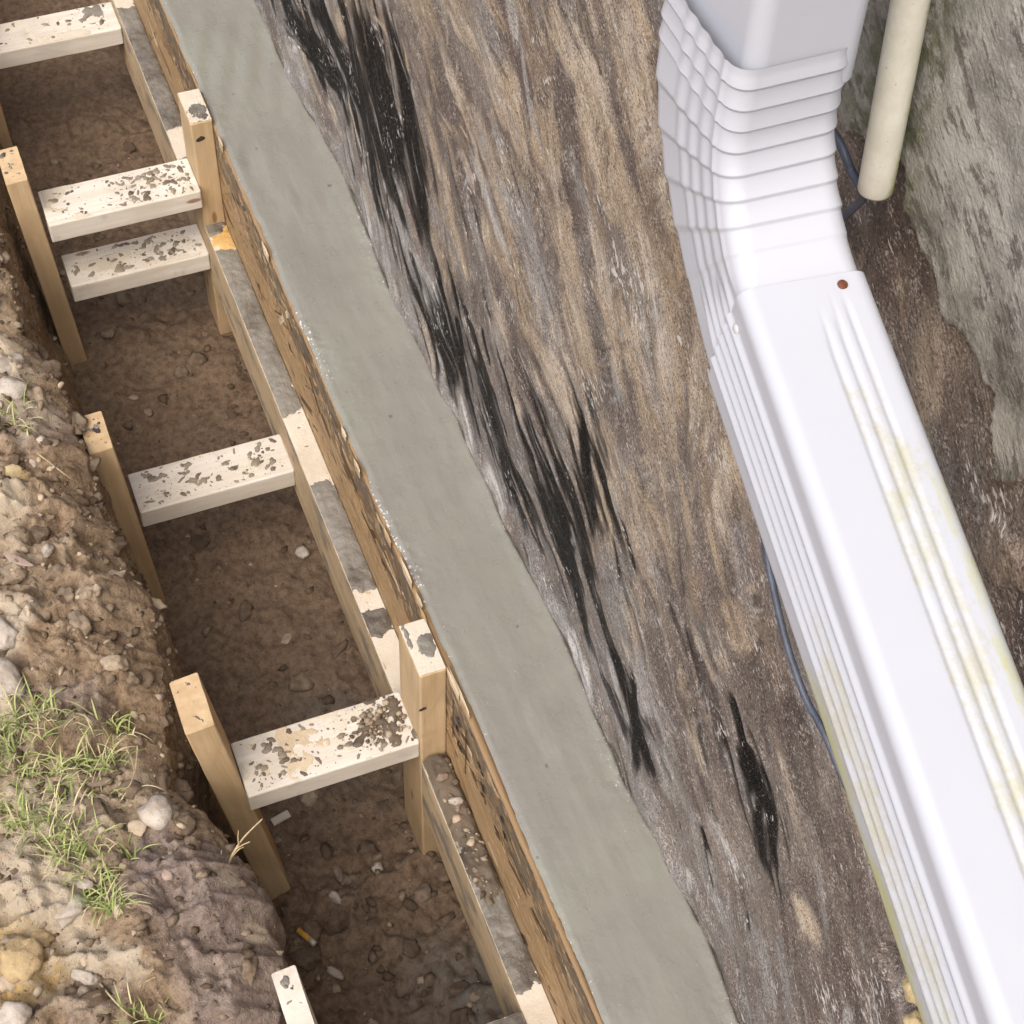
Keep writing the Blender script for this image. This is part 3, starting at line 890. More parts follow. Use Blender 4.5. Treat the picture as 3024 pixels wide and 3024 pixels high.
def blob_mesh(name, spots, mat, seed, zoff=0.0, flat=0.32):
    # spots: (x, y, radius) in the plane z = 0; each an irregular little dome
    r = np.random.default_rng(seed)
    V, F, T = [], [], []
    for x, y, rad in spots:
        n = 14
        a = np.linspace(0, 2 * math.pi, n, endpoint=False) + r.uniform(0, 6)
        el, th = r.uniform(0.6, 1.7), r.uniform(0, math.pi)
        rr = rad * (1 + 0.38 * np.sin(2 * a + r.uniform(0, 6)) * r.uniform(0, 1) + 0.20 * np.sin(3 * a + r.uniform(0, 6)) * r.uniform(0, 1) + 0.10 * np.sin(5 * a + r.uniform(0, 6)) + r.normal(0, 0.035, n))
        rr = np.clip(rr, rad * 0.3, rad * 1.8)
        px, py = rr * np.cos(a) * el, rr * np.sin(a) / math.sqrt(el)
        qx, qy = px * math.cos(th) - py * math.sin(th), px * math.sin(th) + py * math.cos(th)
        h = min(rad * flat, 0.004) * r.uniform(0.6, 1.4)
        b = len(V)
        tt = r.uniform(0, 1)
        for k, hh in ((1.0, -0.0003), (0.88, 0.55 * h), (0.5, h)):
            for i in range(n):
                V.append((x + qx[i] * k, y + qy[i] * k, zoff + hh * r.uniform(0.85, 1.15)))
                T.append(tt)
        V.append((x, y, zoff + h))
        T.append(tt)
        for k in range(2):
            for i in range(n):
                j = (i + 1) % n
                F.append((b + k * n + i, b + k * n + j, b + (k + 1) * n + j, b + (k + 1) * n + i))
        for i in range(n):
            F.append((b + 2 * n + i, b + 2 * n + (i + 1) % n, b + 3 * n))
    return mesh_from(name, V, F, mat, attrs=dict(tint=np.array(T)))


def splatter(parent, L, w, n, seed, big=(), mat='splat', lo=0.0007, hi=0.0065, bias=None):
    r = np.random.default_rng(seed)
    spots = [(x, y, q * 0.72) for x, y, q in big] + [(x + r.normal(0, 0.009), np.clip(y + r.normal(0, 0.008), -w / 2 + 0.006, w / 2 - 0.006), q * r.uniform(0.15, 0.4)) for x, y, q in big for _ in range(4)]
    for i in range(n):
        u = r.uniform(0.01, L - 0.01)
        if bias and r.uniform() < 0.55:
            u = np.clip(r.normal(bias, L * 0.16), 0.012, L - 0.012)
        rad = lo + (hi - lo) * r.uniform() ** 5.0
        v = r.uniform(-w / 2 + rad * 1.6 + 0.002, w / 2 - rad * 1.6 - 0.002)
        spots.append((u, v, rad))
    o = link('splatter', blob_mesh('splatter', spots, MAT[mat], seed), parent, kind='stuff')
    return o


def spill_mesh(name, L, w, mat, seed, cover, step=0.0028, thick=0.005, x0=0.0, zoff=0.0):
    # a crust on the plane z = 0 of a board: where cover < 0 it dives into the wood, so its rim is ragged
    xs = np.arange(x0, L + step / 2, step)
    ys = np.linspace(-w / 2, w / 2, max(6, int(w / step)))
    X, Y = np.meshgrid(xs, ys, indexing='ij')
    c = cover(X, Y)
    rim = np.minimum(w / 2 - np.abs(Y), 0.006) / 0.006
    Z = np.clip(c, -1, 1)
    Z = np.where(Z > 0, thick * np.sqrt(np.clip(Z, 0, 1)) * (0.35 + 0.65 * rim), -0.0025)
    Z = Z + np.where(c > 0, (0.0018 * fbm(X * 90, Y * 90, seed, 3) + 0.0010 * fbm(X * 260, Y * 260, seed + 5, 2)) * min(1.0, thick / 0.004), 0)
    F = grid_faces(len(xs), len(ys))
    keep = (c.ravel()[F] > -0.15).any(1)
    F = F[keep]
    used, inv = np.unique(F, return_inverse=True)
    V = np.stack([X, Y, Z + zoff], -1).reshape(-1, 3)[used]
    return mesh_from(name, V, inv.reshape(F.shape), mat, attrs=dict(tint=(0.5 + 0.5 * fbm(X * 12, Y * 12, seed + 9, 2)).ravel()[used]))


def strut(x0, x1, yl, yr, z, mat, label, seed, n=70, big=(), bias=None, tilt=0.0):
    w, L = x1 - x0, yr - yl
    me = board_mesh(L, w, 0.040, MAT[mat], seed)
    o = link('timber_strut', me, None, label, 'timber', 'struts bracing the form')
    o.matrix_world = frame_matrix(((x0 + x1) / 2, yl, z), (0, L, tilt), (0, 0, 1))
    splatter(o, L, w, int(n * 2.6), seed + 1, big, bias=bias)
    link('cement_haze', spill_mesh('cement_haze', L - 0.004, w * 0.97, MAT['haze'], seed + 2, lambda X, Y: -0.16 + 0.75 * fbm(X * 16, Y * 22, seed + 3, 5), step=0.003, thick=0.0005, x0=0.004), o, kind='stuff')
    return o


# local x runs from the bank to the form, local y towards the far end of the trench
s1 = strut(-3.078, -2.987, 0.128, 0.3955, -0.247, 'pale', 'pale timber strut at the far end of the trench, grey blotch at its right end', 301, 50)
s2 = strut(-2.428, -2.336, 0.131, 0.396, -0.122, 'pale', 'upper of the two close timber struts at the far stakes, speckled grey', 311, 120, bias=0.19,
           big=((0.06, -0.03, 0.004), (0.19, 0.01, 0.009), (0.17, 0.02, 0.007), (0.205, 0.028, 0.010), (0.215, -0.005, 0.009), (0.15, -0.012, 0.008), (0.02, 0.012, 0.007)))
s3 = strut(-2.430, -2.345, 0.145, 0.396, -0.281, 'pale', 'lower of the two close timber struts at the far stakes, dark clod on it', 321, 90, bias=0.16,
           big=((0.19, -0.015, 0.011), (0.20, 0.0, 0.009), (0.15, -0.02, 0.007), (0.14, -0.006, 0.006), (0.09, -0.026, 0.012), (0.105, -0.028, 0.009)))
s4 = strut(-1.908, -1.822, 0.137, 0.3965, -0.296, 'pale', 'middle timber strut between a bank stake and the spattered waler', 331, 85,
           big=((0.205, -0.005, 0.011), (0.22, -0.02, 0.007), (0.215, 0.022, 0.008), (0.20, 0.015, 0.007), (0.035, 0.022, 0.008), (0.02, -0.026, 0.006), (0.11, -0.012, 0.006), (0.05, -0.018, 0.006)))
s5 = strut(-1.287, -1.196, 0.149, 0.3965, -0.172, 'pale', 'nearest fully seen timber strut, muddy at its right end', 341, 70,
           big=((0.045, 0.018, 0.010), (0.06, 0.012, 0.009), (0.075, -0.012, 0.008), (0.03, -0.018, 0.005), (0.05, -0.028, 0.005), (0.022, -0.034, 0.004)))
s6 = strut(-0.800, -0.711, 0.138, 0.3955, -0.217, 'pale', 'timber strut cut by the bottom edge, concrete on its end', 351, 30)
link('concrete_blotch', spill_mesh('concrete_blotch', 0.244, 0.088, MAT['spill'], 361, lambda X, Y: 0.28 - np.hypot((X - 0.215) / 0.05, (Y - 0.03) / 0.05) * 0.42 + 0.35 * fbm(X * 45, Y * 45, 362, 4), x0=0.12), s1, kind='stuff')
link('mud_patch', spill_mesh('mud_patch', 0.246, 0.090, MAT['mud'], 363, lambda X, Y: 0.42 - np.hypot((X - 0.205) / 0.045, (Y - 0.002) / 0.05) * 0.55 + 0.55 * fbm(X * 60, Y * 60, 364, 4), x0=0.12, thick=0.007), s5, kind='stuff')
link('mud_film', spill_mesh('mud_film', 0.15, 0.088, mat_splash('dried_mud_film', (0.40, 0.30, 0.18), (0.58, 0.48, 0.34), (0.7, 0.9)), 365,
                            lambda X, Y: 0.30 - np.hypot((X - 0.075) / 0.055, (Y - 0.0) / 0.05) * 0.45 + 0.5 * fbm(X * 40, Y * 40, 366, 4), thick=0.0008), s5, kind='stuff')
link('concrete_blotch', spill_mesh('concrete_blotch', 0.256, 0.086, MAT['spill'], 367, lambda X, Y: 0.4 - np.hypot((X - 0.25) / 0.05, (Y - 0.01) / 0.05) * 0.42 + 0.3 * fbm(X * 45, Y * 45, 368, 4), x0=0.15), s6, kind='stuff')


def stake(top, bottom, w, t, mat, label, seed, name='timber_stake', group=None, zdir=(0, 1, 0), n=14, hi=0.006):
    # top and bottom: centre of the wide side at each end; local x runs downwards, local z is the thin direction
    top, bottom = Vector(top), Vector(bottom)
    L = (bottom - top).length
    me = board_mesh(L, w, t, MAT[mat], seed, taper=0.10)
    o = link(name, me, None, label, 'stake', group)
    o.matrix_world = frame_matrix(top, bottom - top, zdir)
    # spatter on the cut top
    r = np.random.default_rng(seed)
    spots = [(r.uniform(-t + 0.006, -0.006), r.uniform(-w / 2 + 0.01, w / 2 - 0.01), 0.001 + (hi - 0.001) * r.uniform() ** 2.5) for _ in range(n)]
    b = blob_mesh('splatter', spots, MAT['spill'], seed + 1)
    for v in b.vertices:
        x, y, z = v.co
        v.co = (-z, y, x)
    b.flip_normals()
    link('splatter', b, o, kind='stuff')
    return o


BG = 'stakes along the bank'
stake((-3.028, 0.124, -0.16), (-3.028, 0.140, -0.62), 0.086, 0.037, 'tan', 'farthest bank stake, only a sliver showing at the left edge', 401, group=BG)
stake((-2.408, 0.117, -0.035), (-2.425, 0.152, -0.62), 0.086, 0.037, 'tan', 'bank stake holding the two close struts, top at the left edge', 411, group=BG)
k3 = stake((-1.845, 0.118, -0.102), (-1.835, 0.152, -0.62), 0.080, 0.038, 'tan', 'bank stake with a knotted stained top, beside the middle strut', 421, group=BG)
stake((-1.262, 0.126, 0.0), (-1.254, 0.203, -0.63), 0.086, 0.040, 'tan', 'leaning orange bank stake beside the muddy strut and the dry root', 431, group=BG, n=8, hi=0.003)
stake((-0.782, 0.121, 0.10), (-0.775, 0.180, -0.62), 0.088, 0.029, 'pale', 'pale bank stake top cut by the bottom edge', 441, group=BG, n=10, hi=0.006)

OFF = 0.0005
FG = 'stakes against the form panel'
ka = stake((-2.396, 0.4355, 0.012), (-2.396, 0.4355, -0.60), 0.088, 0.0385, 'tan', 'far form stake with grey cement on its cut top', 451, group=FG, n=4)
kb = stake((-1.2365, 0.4355, 0.004), (-1.2365, 0.4355, -0.62), 0.088, 0.0385, 'tan', 'near form stake with a cream cement-splashed top beside the muddy strut', 461, group=FG, n=6)


def stake_top_crust(o, L, w, seed, cover, mat='spill', thick=0.003):
    # L along the stake's width, w along its thickness
    me = spill_mesh('cement_crust', L / 2, w, MAT[mat], seed, cover, step=0.002, thick=thick, x0=-L / 2)
    for v in me.vertices:
        x, y, z = v.co
        v.co = (-z - 0.0002, x, y - w / 2 - 0.0005)
    link('cement_crust', me, o, kind='stuff')


for kk, sd in ((ka, 475), (kb, 477)):
    stake_top_crust(kk, 0.085, 0.037, sd, lambda X, Y: 0.45 + 0.5 * fbm(X * 40, Y * 40, 478, 4), 'haze', 0.0006)
stake_top_crust(ka, 0.084, 0.036, 471, lambda X, Y: 0.45 - np.hypot((X + 0.018) / 0.02, Y / 0.014) * 0.4 + 0.3 * fbm(X * 90, Y * 90, 472, 3))
stake_top_crust(kb, 0.084, 0.036, 473, lambda X, Y: np.maximum(0.5 - np.hypot((X - 0.0) / 0.018, (Y - 0.008) / 0.012) * 0.5, 0.3 - np.abs(Y + 0.015) / 0.006 * 0.4 - np.clip(0.012 - X, 0, 1) * 20) + 0.4 * fbm(X * 80, Y * 80, 474, 4))


def knot(o, spots, face, mat='ink'):
    # small dark knots and nail holes on a stake: face 'front' looks at the viewer, 'top' is the cut end
    w = 0.088
    me = blob_mesh('knot', spots, MAT[mat], 480, flat=0.05)
    for v in me.vertices:
        x, y, z = v.co
        v.co = (x, -w / 2 - z - 0.0002, y) if face == 'front' else (-z - 0.0002, y, x)
    link('knot', me, o)


knot(kb, [(0.083, -0.034, 0.0045)], 'front')
knot(ka, [(0.035, -0.024, 0.006)], 'front')
knot(k3, [(-0.016, 0.004, 0.0065)], 'top')


def waler(x0, x1, z, label, seed, cover, mud=None):
    L = x1 - x0
    # lies on its edge against the panel: local x along the trench, local z up, width 38 mm
    me = board_mesh(L, 0.0385, 0.142, MAT['amber'], seed)
    o = link('form_waler', me, None, label, 'timber', 'walers nailed along the form panel')
    o.matrix_world = frame_matrix((x0, 0.4160, z), (1, 0, 0), (0, 0, 1))
    link('concrete_spill', spill_mesh('concrete_spill', L, 0.0365, MAT['spill'], seed, cover, thick=0.006), o, kind='stuff')
    link('dry_film', spill_mesh('dry_film', L, 0.0372, MAT['haze'], seed + 5, lambda X, Y: 0.35 + 0.7 * fbm(X * 30, Y * 40, seed + 6, 4), thick=0.0007), o, kind='stuff')
    if mud:
        link('mud_heap', spill_mesh('mud_heap', mud[1], 0.0365, MAT['mud'], seed + 3, mud[2], thick=0.013, x0=mud[0], zoff=0.004), o, kind='stuff')
    return o


def bare(X, Y, x0, spans, seed, base=0.55):
    # concrete everywhere but on the bare spans
    c = np.full_like(X, base)
    for a, b in spans:
        c = np.minimum(c, np.maximum((a - (X + x0)) / 0.02, ((X + x0) - b) / 0.02) * 0.5 + 0.05)
    return c + 0.42 * fbm(X * 38, Y * 60, seed, 4)


w1 = waler(-4.4, -2.4415, -0.226, 'far waler board behind the far form stake, coated in wet cement', 501, lambda X, Y: bare(X, Y, -4.4, [(-3.15, -3.02), (-2.63, -2.55)], 502))
w2 = waler(-2.3505, -1.2825, -0.222, 'middle waler board between the two form stakes, patchy grey cement on top', 511,
           lambda X, Y: bare(X, Y, -2.3505, [(-2.33, -2.285), (-1.885, -1.725), (-1.505, -1.465), (-1.42, -1.28)], 512, 0.5))
w3 = waler(-1.1905, 0.35, -0.220, 'near waler board running out at the bottom, crumbs of mud heaped by the stake', 521,
           lambda X, Y: bare(X, Y, -1.1905, [(-1.18, -1.17), (-0.83, -0.70)], 522, 0.55),
           (0.004, 0.24, lambda X, Y: 0.55 - np.clip(X - 0.17, 0, 1) * 9 - np.clip(-0.008 - Y, 0, 1) * 50 * (X > 0.05) + 0.6 * fbm(X * 55, Y * 55, 524, 4)))
# rusty sawdust-coloured smear where the waler meets the far stake
link('resin_smear', spill_mesh('resin_smear', 0.075, 0.036, mat_splash('amber_resin', (0.34, 0.17, 0.04), (0.55, 0.36, 0.14)), 531,
                               lambda X, Y: 0.30 - np.abs(X - 0.04) / 0.03 * 0.25 + 0.5 * fbm(X * 60, Y * 60, 532, 4), thick=0.004), w2, kind='stuff')


# ------------------------------------------------------------------ form panel of strand board
def build_osb():
    xs = axis((-4.4, 0.4, 0.05))
    rows = []
    yi = osb_y(xs)
    rnd = 0.004 * fbm(xs * 12, xs * 0, 541, 3)
    for dy, z in ((0, -0.60), (0, -0.003), (-0.011, -0.003), (-0.011, -0.60)):
        yy = yi + dy if dy == 0 else np.full_like(xs, 0.4362)
        rows.append(np.stack([xs, yy, np.full_like(xs, z) + (rnd * 0.3 if z > -0.1 else 0)], -1))
    P = np.array(rows + rows[:1])
    n = len(xs)
    soil = np.full(P.shape[0] * n, 0.3)
    me = mesh_from('panel_core', P.reshape(-1, 3), grid_faces(5, n), MAT['osb'], smooth=False,
                   attrs=dict(tint=np.full(5 * n, 0.45), soil=soil, grain=P.reshape(-1, 3)))
    root = link('osb_form_panel', me, None, 'strand board form panel edging the fresh concrete, dark wet strands', 'form board')
    # strands proud of the outer face
    r = np.random.default_rng(545)
    V, F, T, S, G = [], [], [], [], []
    def flake(x, z, L, wd, a, t, y):
        c, s = math.cos(a), math.sin(a)
        b = len(V)
        k1, k2 = r.uniform(-0.3, 0.3, 2)
        for u, v in ((-L / 2, -wd / 2 * (1 + k1)), (L / 2, -wd / 2 * (1 + k2)), (L / 2 + r.uniform(-.3, .3) * wd, wd / 2), (-L / 2 + r.uniform(-.3, .3) * wd, wd / 2)):
            for dep in (0, 1):
                V.append((x + u * c - v * s, y + (0.0007 if dep else 0), min(z + u * s + v * c, -0.0045 + (0.0005 if dep else 0))))
                T.append(t)
                G.append((u + x * 7, v + z * 5, 0))
                S.append(np.clip(0.05 + 0.75 * sstep(-0.15, -0.05, z) + r.normal(0, 0.15), 0, 1))
        F.extend([(b + 6, b + 4, b + 2, b), (b, b + 2, b + 3, b + 1), (b + 2, b + 4, b + 5, b + 3), (b + 4, b + 6, b + 7, b + 5), (b + 6, b, b + 1, b + 7)])
    for i in range(6500):
        x = r.uniform(-3.4, -0.35)
        z = r.uniform(-0.40, -0.002)
        flake(x, z, r.uniform(0.03, 0.11), r.uniform(0.003, 0.016), r.normal(0, 0.42), (r.beta(1.3, 1.7) if z > -0.11 or r.uniform() < 0.12 else r.uniform(0.55, 0.8)), 0.4362 - r.uniform(0.0001, 0.0006))
    me = mesh_from('strand', V, F, MAT['osb'], smooth=False, attrs=dict(tint=np.array(T), soil=np.array(S), grain=np.array(G)))
    link('strand', me, root, kind='stuff')
    # bare splinters along the top arris
    for i, (x, L, t) in enumerate([(-1.155, 0.085, 0.97), (-1.17, 0.05, 0.95), (-1.36, 0.05, 0.93), (-1.43, 0.035, 0.88), (-1.31, 0.03, 0.9), (-1.56, 0.03, 0.9), (-1.63, 0.025, 0.95), (-2.03, 0.04, 0.97), (-2.30, 0.03, 0.9), (-1.285, 0.028, 0.85)]):
        V, F, T, S, G = [], [], [], [], []
        y0 = float(osb_y(x)) - 0.0085
        wd = 0.004
        P = [(-L / 2, 0), (-L * 0.1, -wd / 2), (L / 2, -wd * 0.2), (L * 0.4, wd * 0.3), (0, wd / 2)]
        for zz in (-0.006, 0.0045 + 0.002 * (i % 3)):
            for a, b in P:
                V.append((x + a, y0 + b - 0.003 * (i % 2), zz))
        F = [(0, 1, 2, 3, 4)[::-1], (5, 6, 7, 8, 9)] + [(j, (j + 1) % 5, (j + 1) % 5 + 5, j + 5) for j in range(5)]
        link('splinter', mesh_from('splinter', V, F, MAT['osb'], False, dict(tint=np.full(10, t), soil=np.zeros(10), grain=np.array(V))), root)
    # blurred black grade stamp beside the near stake
    V, F = [], []
    def bar(x, z, L, h, a=0.0):
        b = len(V)
        c, s = math.cos(a), math.sin(a)
        for u, v in ((-L, -h), (L, -h), (L, h), (-L, h)):
            V.append((x + (u * c - v * s) / 2, 0.4342, z + (u * s + v * c) / 2))
        F.append((b, b + 1, b + 2, b + 3))
    for cx, cz in ((-1.145, -0.055), (-1.145, -0.082), (-1.143, -0.108), (-1.060, -0.045), (-1.055, -0.075), (-1.045, -0.10), (-0.985, -0.04), (-0.975, -0.07)):
        for k in range(4):
            bar(cx + r.uniform(-0.008, 0.008), cz + r.uniform(-0.006, 0.006), r.uniform(0.006, 0.016), 0.0035, r.choice([0, 1.57, 0.5]))
    bar(-1.115, -0.09, 0.0025, 0.12)
    bar(-1.165, -0.08, 0.0025, 0.10)
    link('stamp', mesh_from('stamp', V, F, MAT['ink'], False), root, kind='stuff')


build_osb()


# ------------------------------------------------------------------ downspout
def spout_section(w, h, ribs_side, ribs_top, r=0.009, inset=0.0):
    # local a: across (a=0 at the bank-side edge .. w at the wall side), b: 0 on the inner/top face .. h; returns closed loop
    def edge(p, q, n, rib):
        p, q = np.array(p), np.array(q)
        t = np.linspace(0, 1, n, endpoint=False)
        d = q - p
        nrm = np.array([d[1], -d[0]]) / np.linalg.norm(d)
        L = np.linalg.norm(d)
        off = np.zeros(n)
        for c, wd, hh in rib:
            u = np.abs(t * L - c) / wd
            off += np.where(u < 1, hh * (0.5 + 0.5 * np.cos(np.pi * np.clip(u, 0, 1))), 0)
        return p + d * t[:, None] + nrm * off[:, None]

    def arc(c, a0, n=6):
        a = np.radians(np.linspace(a0, a0 + 90, n, endpoint=False))
        return np.stack([c[0] + r * np.cos(a), c[1] + r * np.sin(a)], -1)
    # counter-clockwise in (a, b)
    P = [edge((r, 0), (w - r, 0), 46, ribs_top), arc((w - r, r), -90), edge((w, r), (w, h - r), 60, ribs_side), arc((w - r, h - r), 0),
         edge((w - r, h), (r, h), 30, []), arc((r, h - r), 90), edge((0, h - r), (0, r), 60, ribs_side), arc((r, r), 180)]
    return np.concatenate(P)


DW, DH = 0.0765, 0.104
RS = [(0.022 + i * 0.0125, 0.0052, 0.0030) for i in range(5)]
RT = [(0.034, 0.0030, -0.0016), (0.043, 0.0030, -0.0016), (0.052, 0.0030, -0.0016)]
YAW, PIT = math.radians(6.7), math.radians(12.0)


def sweep(name, frames, sec, mat, mod=None, attr=None, cap=False):
    rows, at, gr = [], [], []
    for i, (o, ea, eb, par) in enumerate(frames):
        q = sec if mod is None else mod(sec, par)
        rows.append(o[None] + q[:, :1] * ea[None] + q[:, 1:] * eb[None])
        if attr:
            g1, g2 = attr(sec, par)
            at.append(g1)
            gr.append(g2)
    P = np.array(rows)
    n, m = P.shape[:2]
    V = P.reshape(-1, 3)
    F = []
    I = np.arange(n - 1)[:, None] * m
    J = np.arange(m)[None]
    K = (J + 1) % m
    F = np.stack([I + J, I + K, I + m + K, I + m + J], -1).reshape(-1, 4)
    A = dict(grime=np.array(at).ravel() if attr else np.zeros(n * m), green=np.array(gr).ravel() if attr else np.zeros(n * m))
    return mesh_from(name, V, F, mat, attrs=A)


def build_downspout():
    root = empty('downspout', (-0.73, 0.465, 1.30), 'white ribbed downspout with crimped elbow, running out low along the wall', 'downspout')
    x0, y0 = -0.684, 0.427            # inner (viewer side), bank side corner of the upright pipe
    rin = 0.080
    z_el = 1.327
    # path of that corner and its axes: ea across, eb into the pipe depth (away from the inner side)
    def axes(phi, yaw):
        ea = np.array([math.sin(yaw), math.cos(yaw), 0])
        fwd = np.array([math.cos(yaw), -math.sin(yaw), 0])
        eb = -math.cos(phi) * fwd + math.sin(phi) * np.array([0, 0, -1.0])
        tan = math.sin(phi) * fwd + math.cos(phi) * np.array([0, 0, -1.0])
        return ea, eb, tan
    fr = []
    p = np.array([x0, y0, 2.6])
    for z in [2.6, 2.2, 1.8, 1.5, 1.40]:
        ea, eb, t = axes(0, 0)
        fr.append((np.array([x0, y0, z]), ea, eb, z))
    # the upright pipe sits inside the elbow's mouth
    sec_in = spout_section(DW - 0.003, DH - 0.003, [], [], 0.011) + 0.0015
    fr_up = fr[:-1] + [(np.array([x0, y0, z_el + 0.02]), fr[-1][1], fr[-1][2], 0)]
    up = link('upright_pipe', sweep('upright_pipe', fr_up, sec_in, MAT['paint']))
    child_world(up, root)
    # elbow
    N = 240
    fr2 = []
    zt = z_el + 0.046
    for z in np.linspace(zt, z_el, 160, endpoint=False):
        ea, eb, t = axes(0, 0)
        fr2.append((np.array([x0, y0, z]), ea, eb, -(z - z_el) / rin))
    p = np.array([x0, y0, z_el])
    PHI = math.pi / 2 - PIT
    for i in range(N + 1):
        phi = PHI * i / N
        yaw = YAW * sstep(0, 1, i / N)
        ea, eb, t = axes(phi, yaw)
        if i:
            p = p + t * rin * PHI / N
        fr2.append((p.copy(), ea, eb, phi))
    ea, eb, t = axes(PHI, YAW)
    pe = p.copy()
    for s in np.linspace(0, 0.075, 10)[1:]:
        fr2.append((pe + t * s, ea, eb, 10.0))
    sec = spout_section(DW, DH, RS, [])
    flat_sec = spout_section(DW, DH, [(0.030 + i * 0.016, 0.008, 0.0010) for i in range(4)], [], 0.013)
    cen = np.array([DW / 2, DH / 2])

    def crimp(q, par):
        k = sstep(0.9, 1.3, par)
        q = flat_sec * (1 - k) + q * k
        a0, a1, n = -0.57, 1.12, 9
        u = (par - a0) / (a1 - a0) * n
        if par > 5 or u < 0 or u > n:
            return q
        f = u - math.floor(u)
        saw = (f / 0.80) ** 1.8 if f < 0.80 else float(sstep(1.0, 0.80, f))
        k = 0.0015 * saw * sstep(0, 0.6, u) * sstep(n, n - 2.5, u)
        wgt = 1.0 + 0.1 * sstep(0.03, 0.10, q[:, 1])
        d = q - cen
        d = d / np.maximum(np.abs(d[:, :1]) / (DW / 2), np.abs(d[:, 1:]) / (DH / 2))
        d = d / np.linalg.norm(d, axis=1)[:, None]
        return q + d * (k * wgt)[:, None]
    # set the elbow's mouth on the line of the extension
    pe_new = np.array([-0.6206, 0.4150, 1.2489])
    fr2 = [(o + pe_new - pe, a_, b_, p_) for o, a_, b_, p_ in fr2]
    pe = pe_new
    el = link('elbow', sweep('elbow', fr2, sec, MAT['paint'], crimp))
    child_world(el, root)
    # extension slipped over the elbow
    sec3 = spout_section(DW + 0.005, DH + 0.005, RS, RT) - 0.0025
    fr3 = []
    s0 = -0.014
    ss = [s0] + list(np.linspace(s0 + 0.002, 1.12, 150))
    for s in ss:
        fr3.append((pe + t * s, ea, eb, s))

    def no_rib(q, s):
        # the three top grooves start a little way in, each at its own place
        q = q.copy()
        top = (q[:, 1] > -0.0035) & (q[:, 1] < 0.004) & (q[:, 0] > 0.01) & (q[:, 0] < DW - 0.006)
        st = s0 + np.where(q[:, 0] < 0.041, 0.034, np.where(q[:, 0] < 0.050, 0.024, 0.014))
        f = sstep(0.0, 0.02, s - st)
        base = -0.0025
        q[:, 1] = np.where(top, base + (q[:, 1] - base) * f, q[:, 1])
        return q

    def grime(q, s):
        topf = (q[:, 1] < 0.006)
        side = (q[:, 0] < 0.006)
        gro = np.zeros(len(q))
        for c, wd, hh in RT:
            gro += np.exp(-((q[:, 0] - (c + 0.006)) / 0.0045) ** 2) * topf
        g = 0.42 * gro * sstep(0.012, 0.04, s) + 0.36 * topf * sstep(0.026, 0.056, q[:, 0]) * sstep(0.03, 0.09, s) * (1 - 0.35 * sstep(0.35, 0.5, s))
        g += 0.66 * side * sstep(0.012, 0.05, q[:, 1]) * sstep(0.12, 0.24, s) * (1 - 0.5 * sstep(0.42, 0.55, s))
        green = 0.95 * side * sstep(0.07, 0.098, q[:, 1]) * sstep(0.13, 0.22, s) + 0.75 * (q[:, 0] > DW - 0.008) * (q[:, 1] < 0.03) * sstep(0.08, 0.14, s)
        return g, green
    ex = link('extension_pipe', sweep('extension_pipe', fr3, sec3, MAT['paint'], no_rib, grime))
    child_world(ex, root)
    # screws
    def screw(s, a, b, nrm, mat, rad, label):
        c = pe + t * s + ea * a + eb * b
        bm = bmesh.new()
        bmesh.ops.create_uvsphere(bm, u_segments=14, v_segments=8, radius=rad)
        for v in bm.verts:
            v.co.z *= 0.45
        me = bpy.data.meshes.new('screw')
        bm.to_mesh(me)
        bm.free()
        me.materials.append(mat)
        o = link('screw', me)
        if label:
            o['label'] = label
        o.matrix_world = frame_matrix(c, t, nrm)
        child_world(o, root)
    screw(s0 + 0.008, 0.060, -0.0030, -eb, MAT['rust'], 0.0033, 'rusted brown screw head')
    screw(s0 + 0.012, -0.0030, 0.022, -ea, MAT['screw'], 0.0038, None)
    # strap that holds the upright to the wall, above the view
    bm = bmesh.new()
    for v in ():
        pass
    bm.free()
    return root


build_downspout()


# ------------------------------------------------------------------ pipe stub and cables
def tube(name, pts, rad, mat, nseg=20, hollow=None, attrs=None, cap=True):
    pts = [Vector(p) for p in pts]
    V, F = [], []
    up = Vector((0.3, 0.2, 0.9))
    for i, p in enumerate(pts):
        t = (pts[min(i + 1, len(pts) - 1)] - pts[max(i - 1, 0)]).normalized()
        a = t.cross(up).normalized()
        b = t.cross(a)
        for k in range(nseg):
            an = 2 * math.pi * k / nseg
            V.append(p + (a * math.cos(an) + b * math.sin(an)) * (rad[i] if isinstance(rad, (list, tuple)) else rad))
    n = len(pts)
    for i in range(n - 1):
        for k in range(nseg):
            j = (k + 1) % nseg
            F.append((i * nseg + k, i * nseg + j, (i + 1) * nseg + j, (i + 1) * nseg + k))
    if cap:
        F.append(tuple(range(nseg))[::-1])
        F.append(tuple((n - 1) * nseg + k for k in range(nseg)))
    return np.array([tuple(v) for v in V]), F


def spline(pts, n=12):
    pts = [Vector(p) for p in pts]
    out = []
    for i in range(len(pts) - 1):
        p0, p1, p2, p3 = pts[max(i - 1, 0)], pts[i], pts[i + 1], pts[min(i + 2, len(pts) - 1)]
        for k in range(n):
            t = k / n
            out.append(0.5 * ((2 * p1) + (p2 - p0) * t + (2 * p0 - 5 * p1 + 4 * p2 - p3) * t * t + (3 * p1 - p0 - 3 * p2 + p3) * t ** 3))
    out.append(pts[-1])
    return out


ptop = ony((1718, 0), 0.578)
pbot = ony((1651, 360), 0.578)
dirp = (ptop - pbot) / np.linalg.norm(ptop - pbot)
PR = 0.0122
pp = [pbot + dirp * 0.0, pbot + dirp * 0.002] + [pbot + dirp * s for s in np.linspace(0.01, 1.1, 40)]
V, F = tube('pipe', pp, [PR * 0.93, PR] + [PR] * 40, None, 32, cap=False)
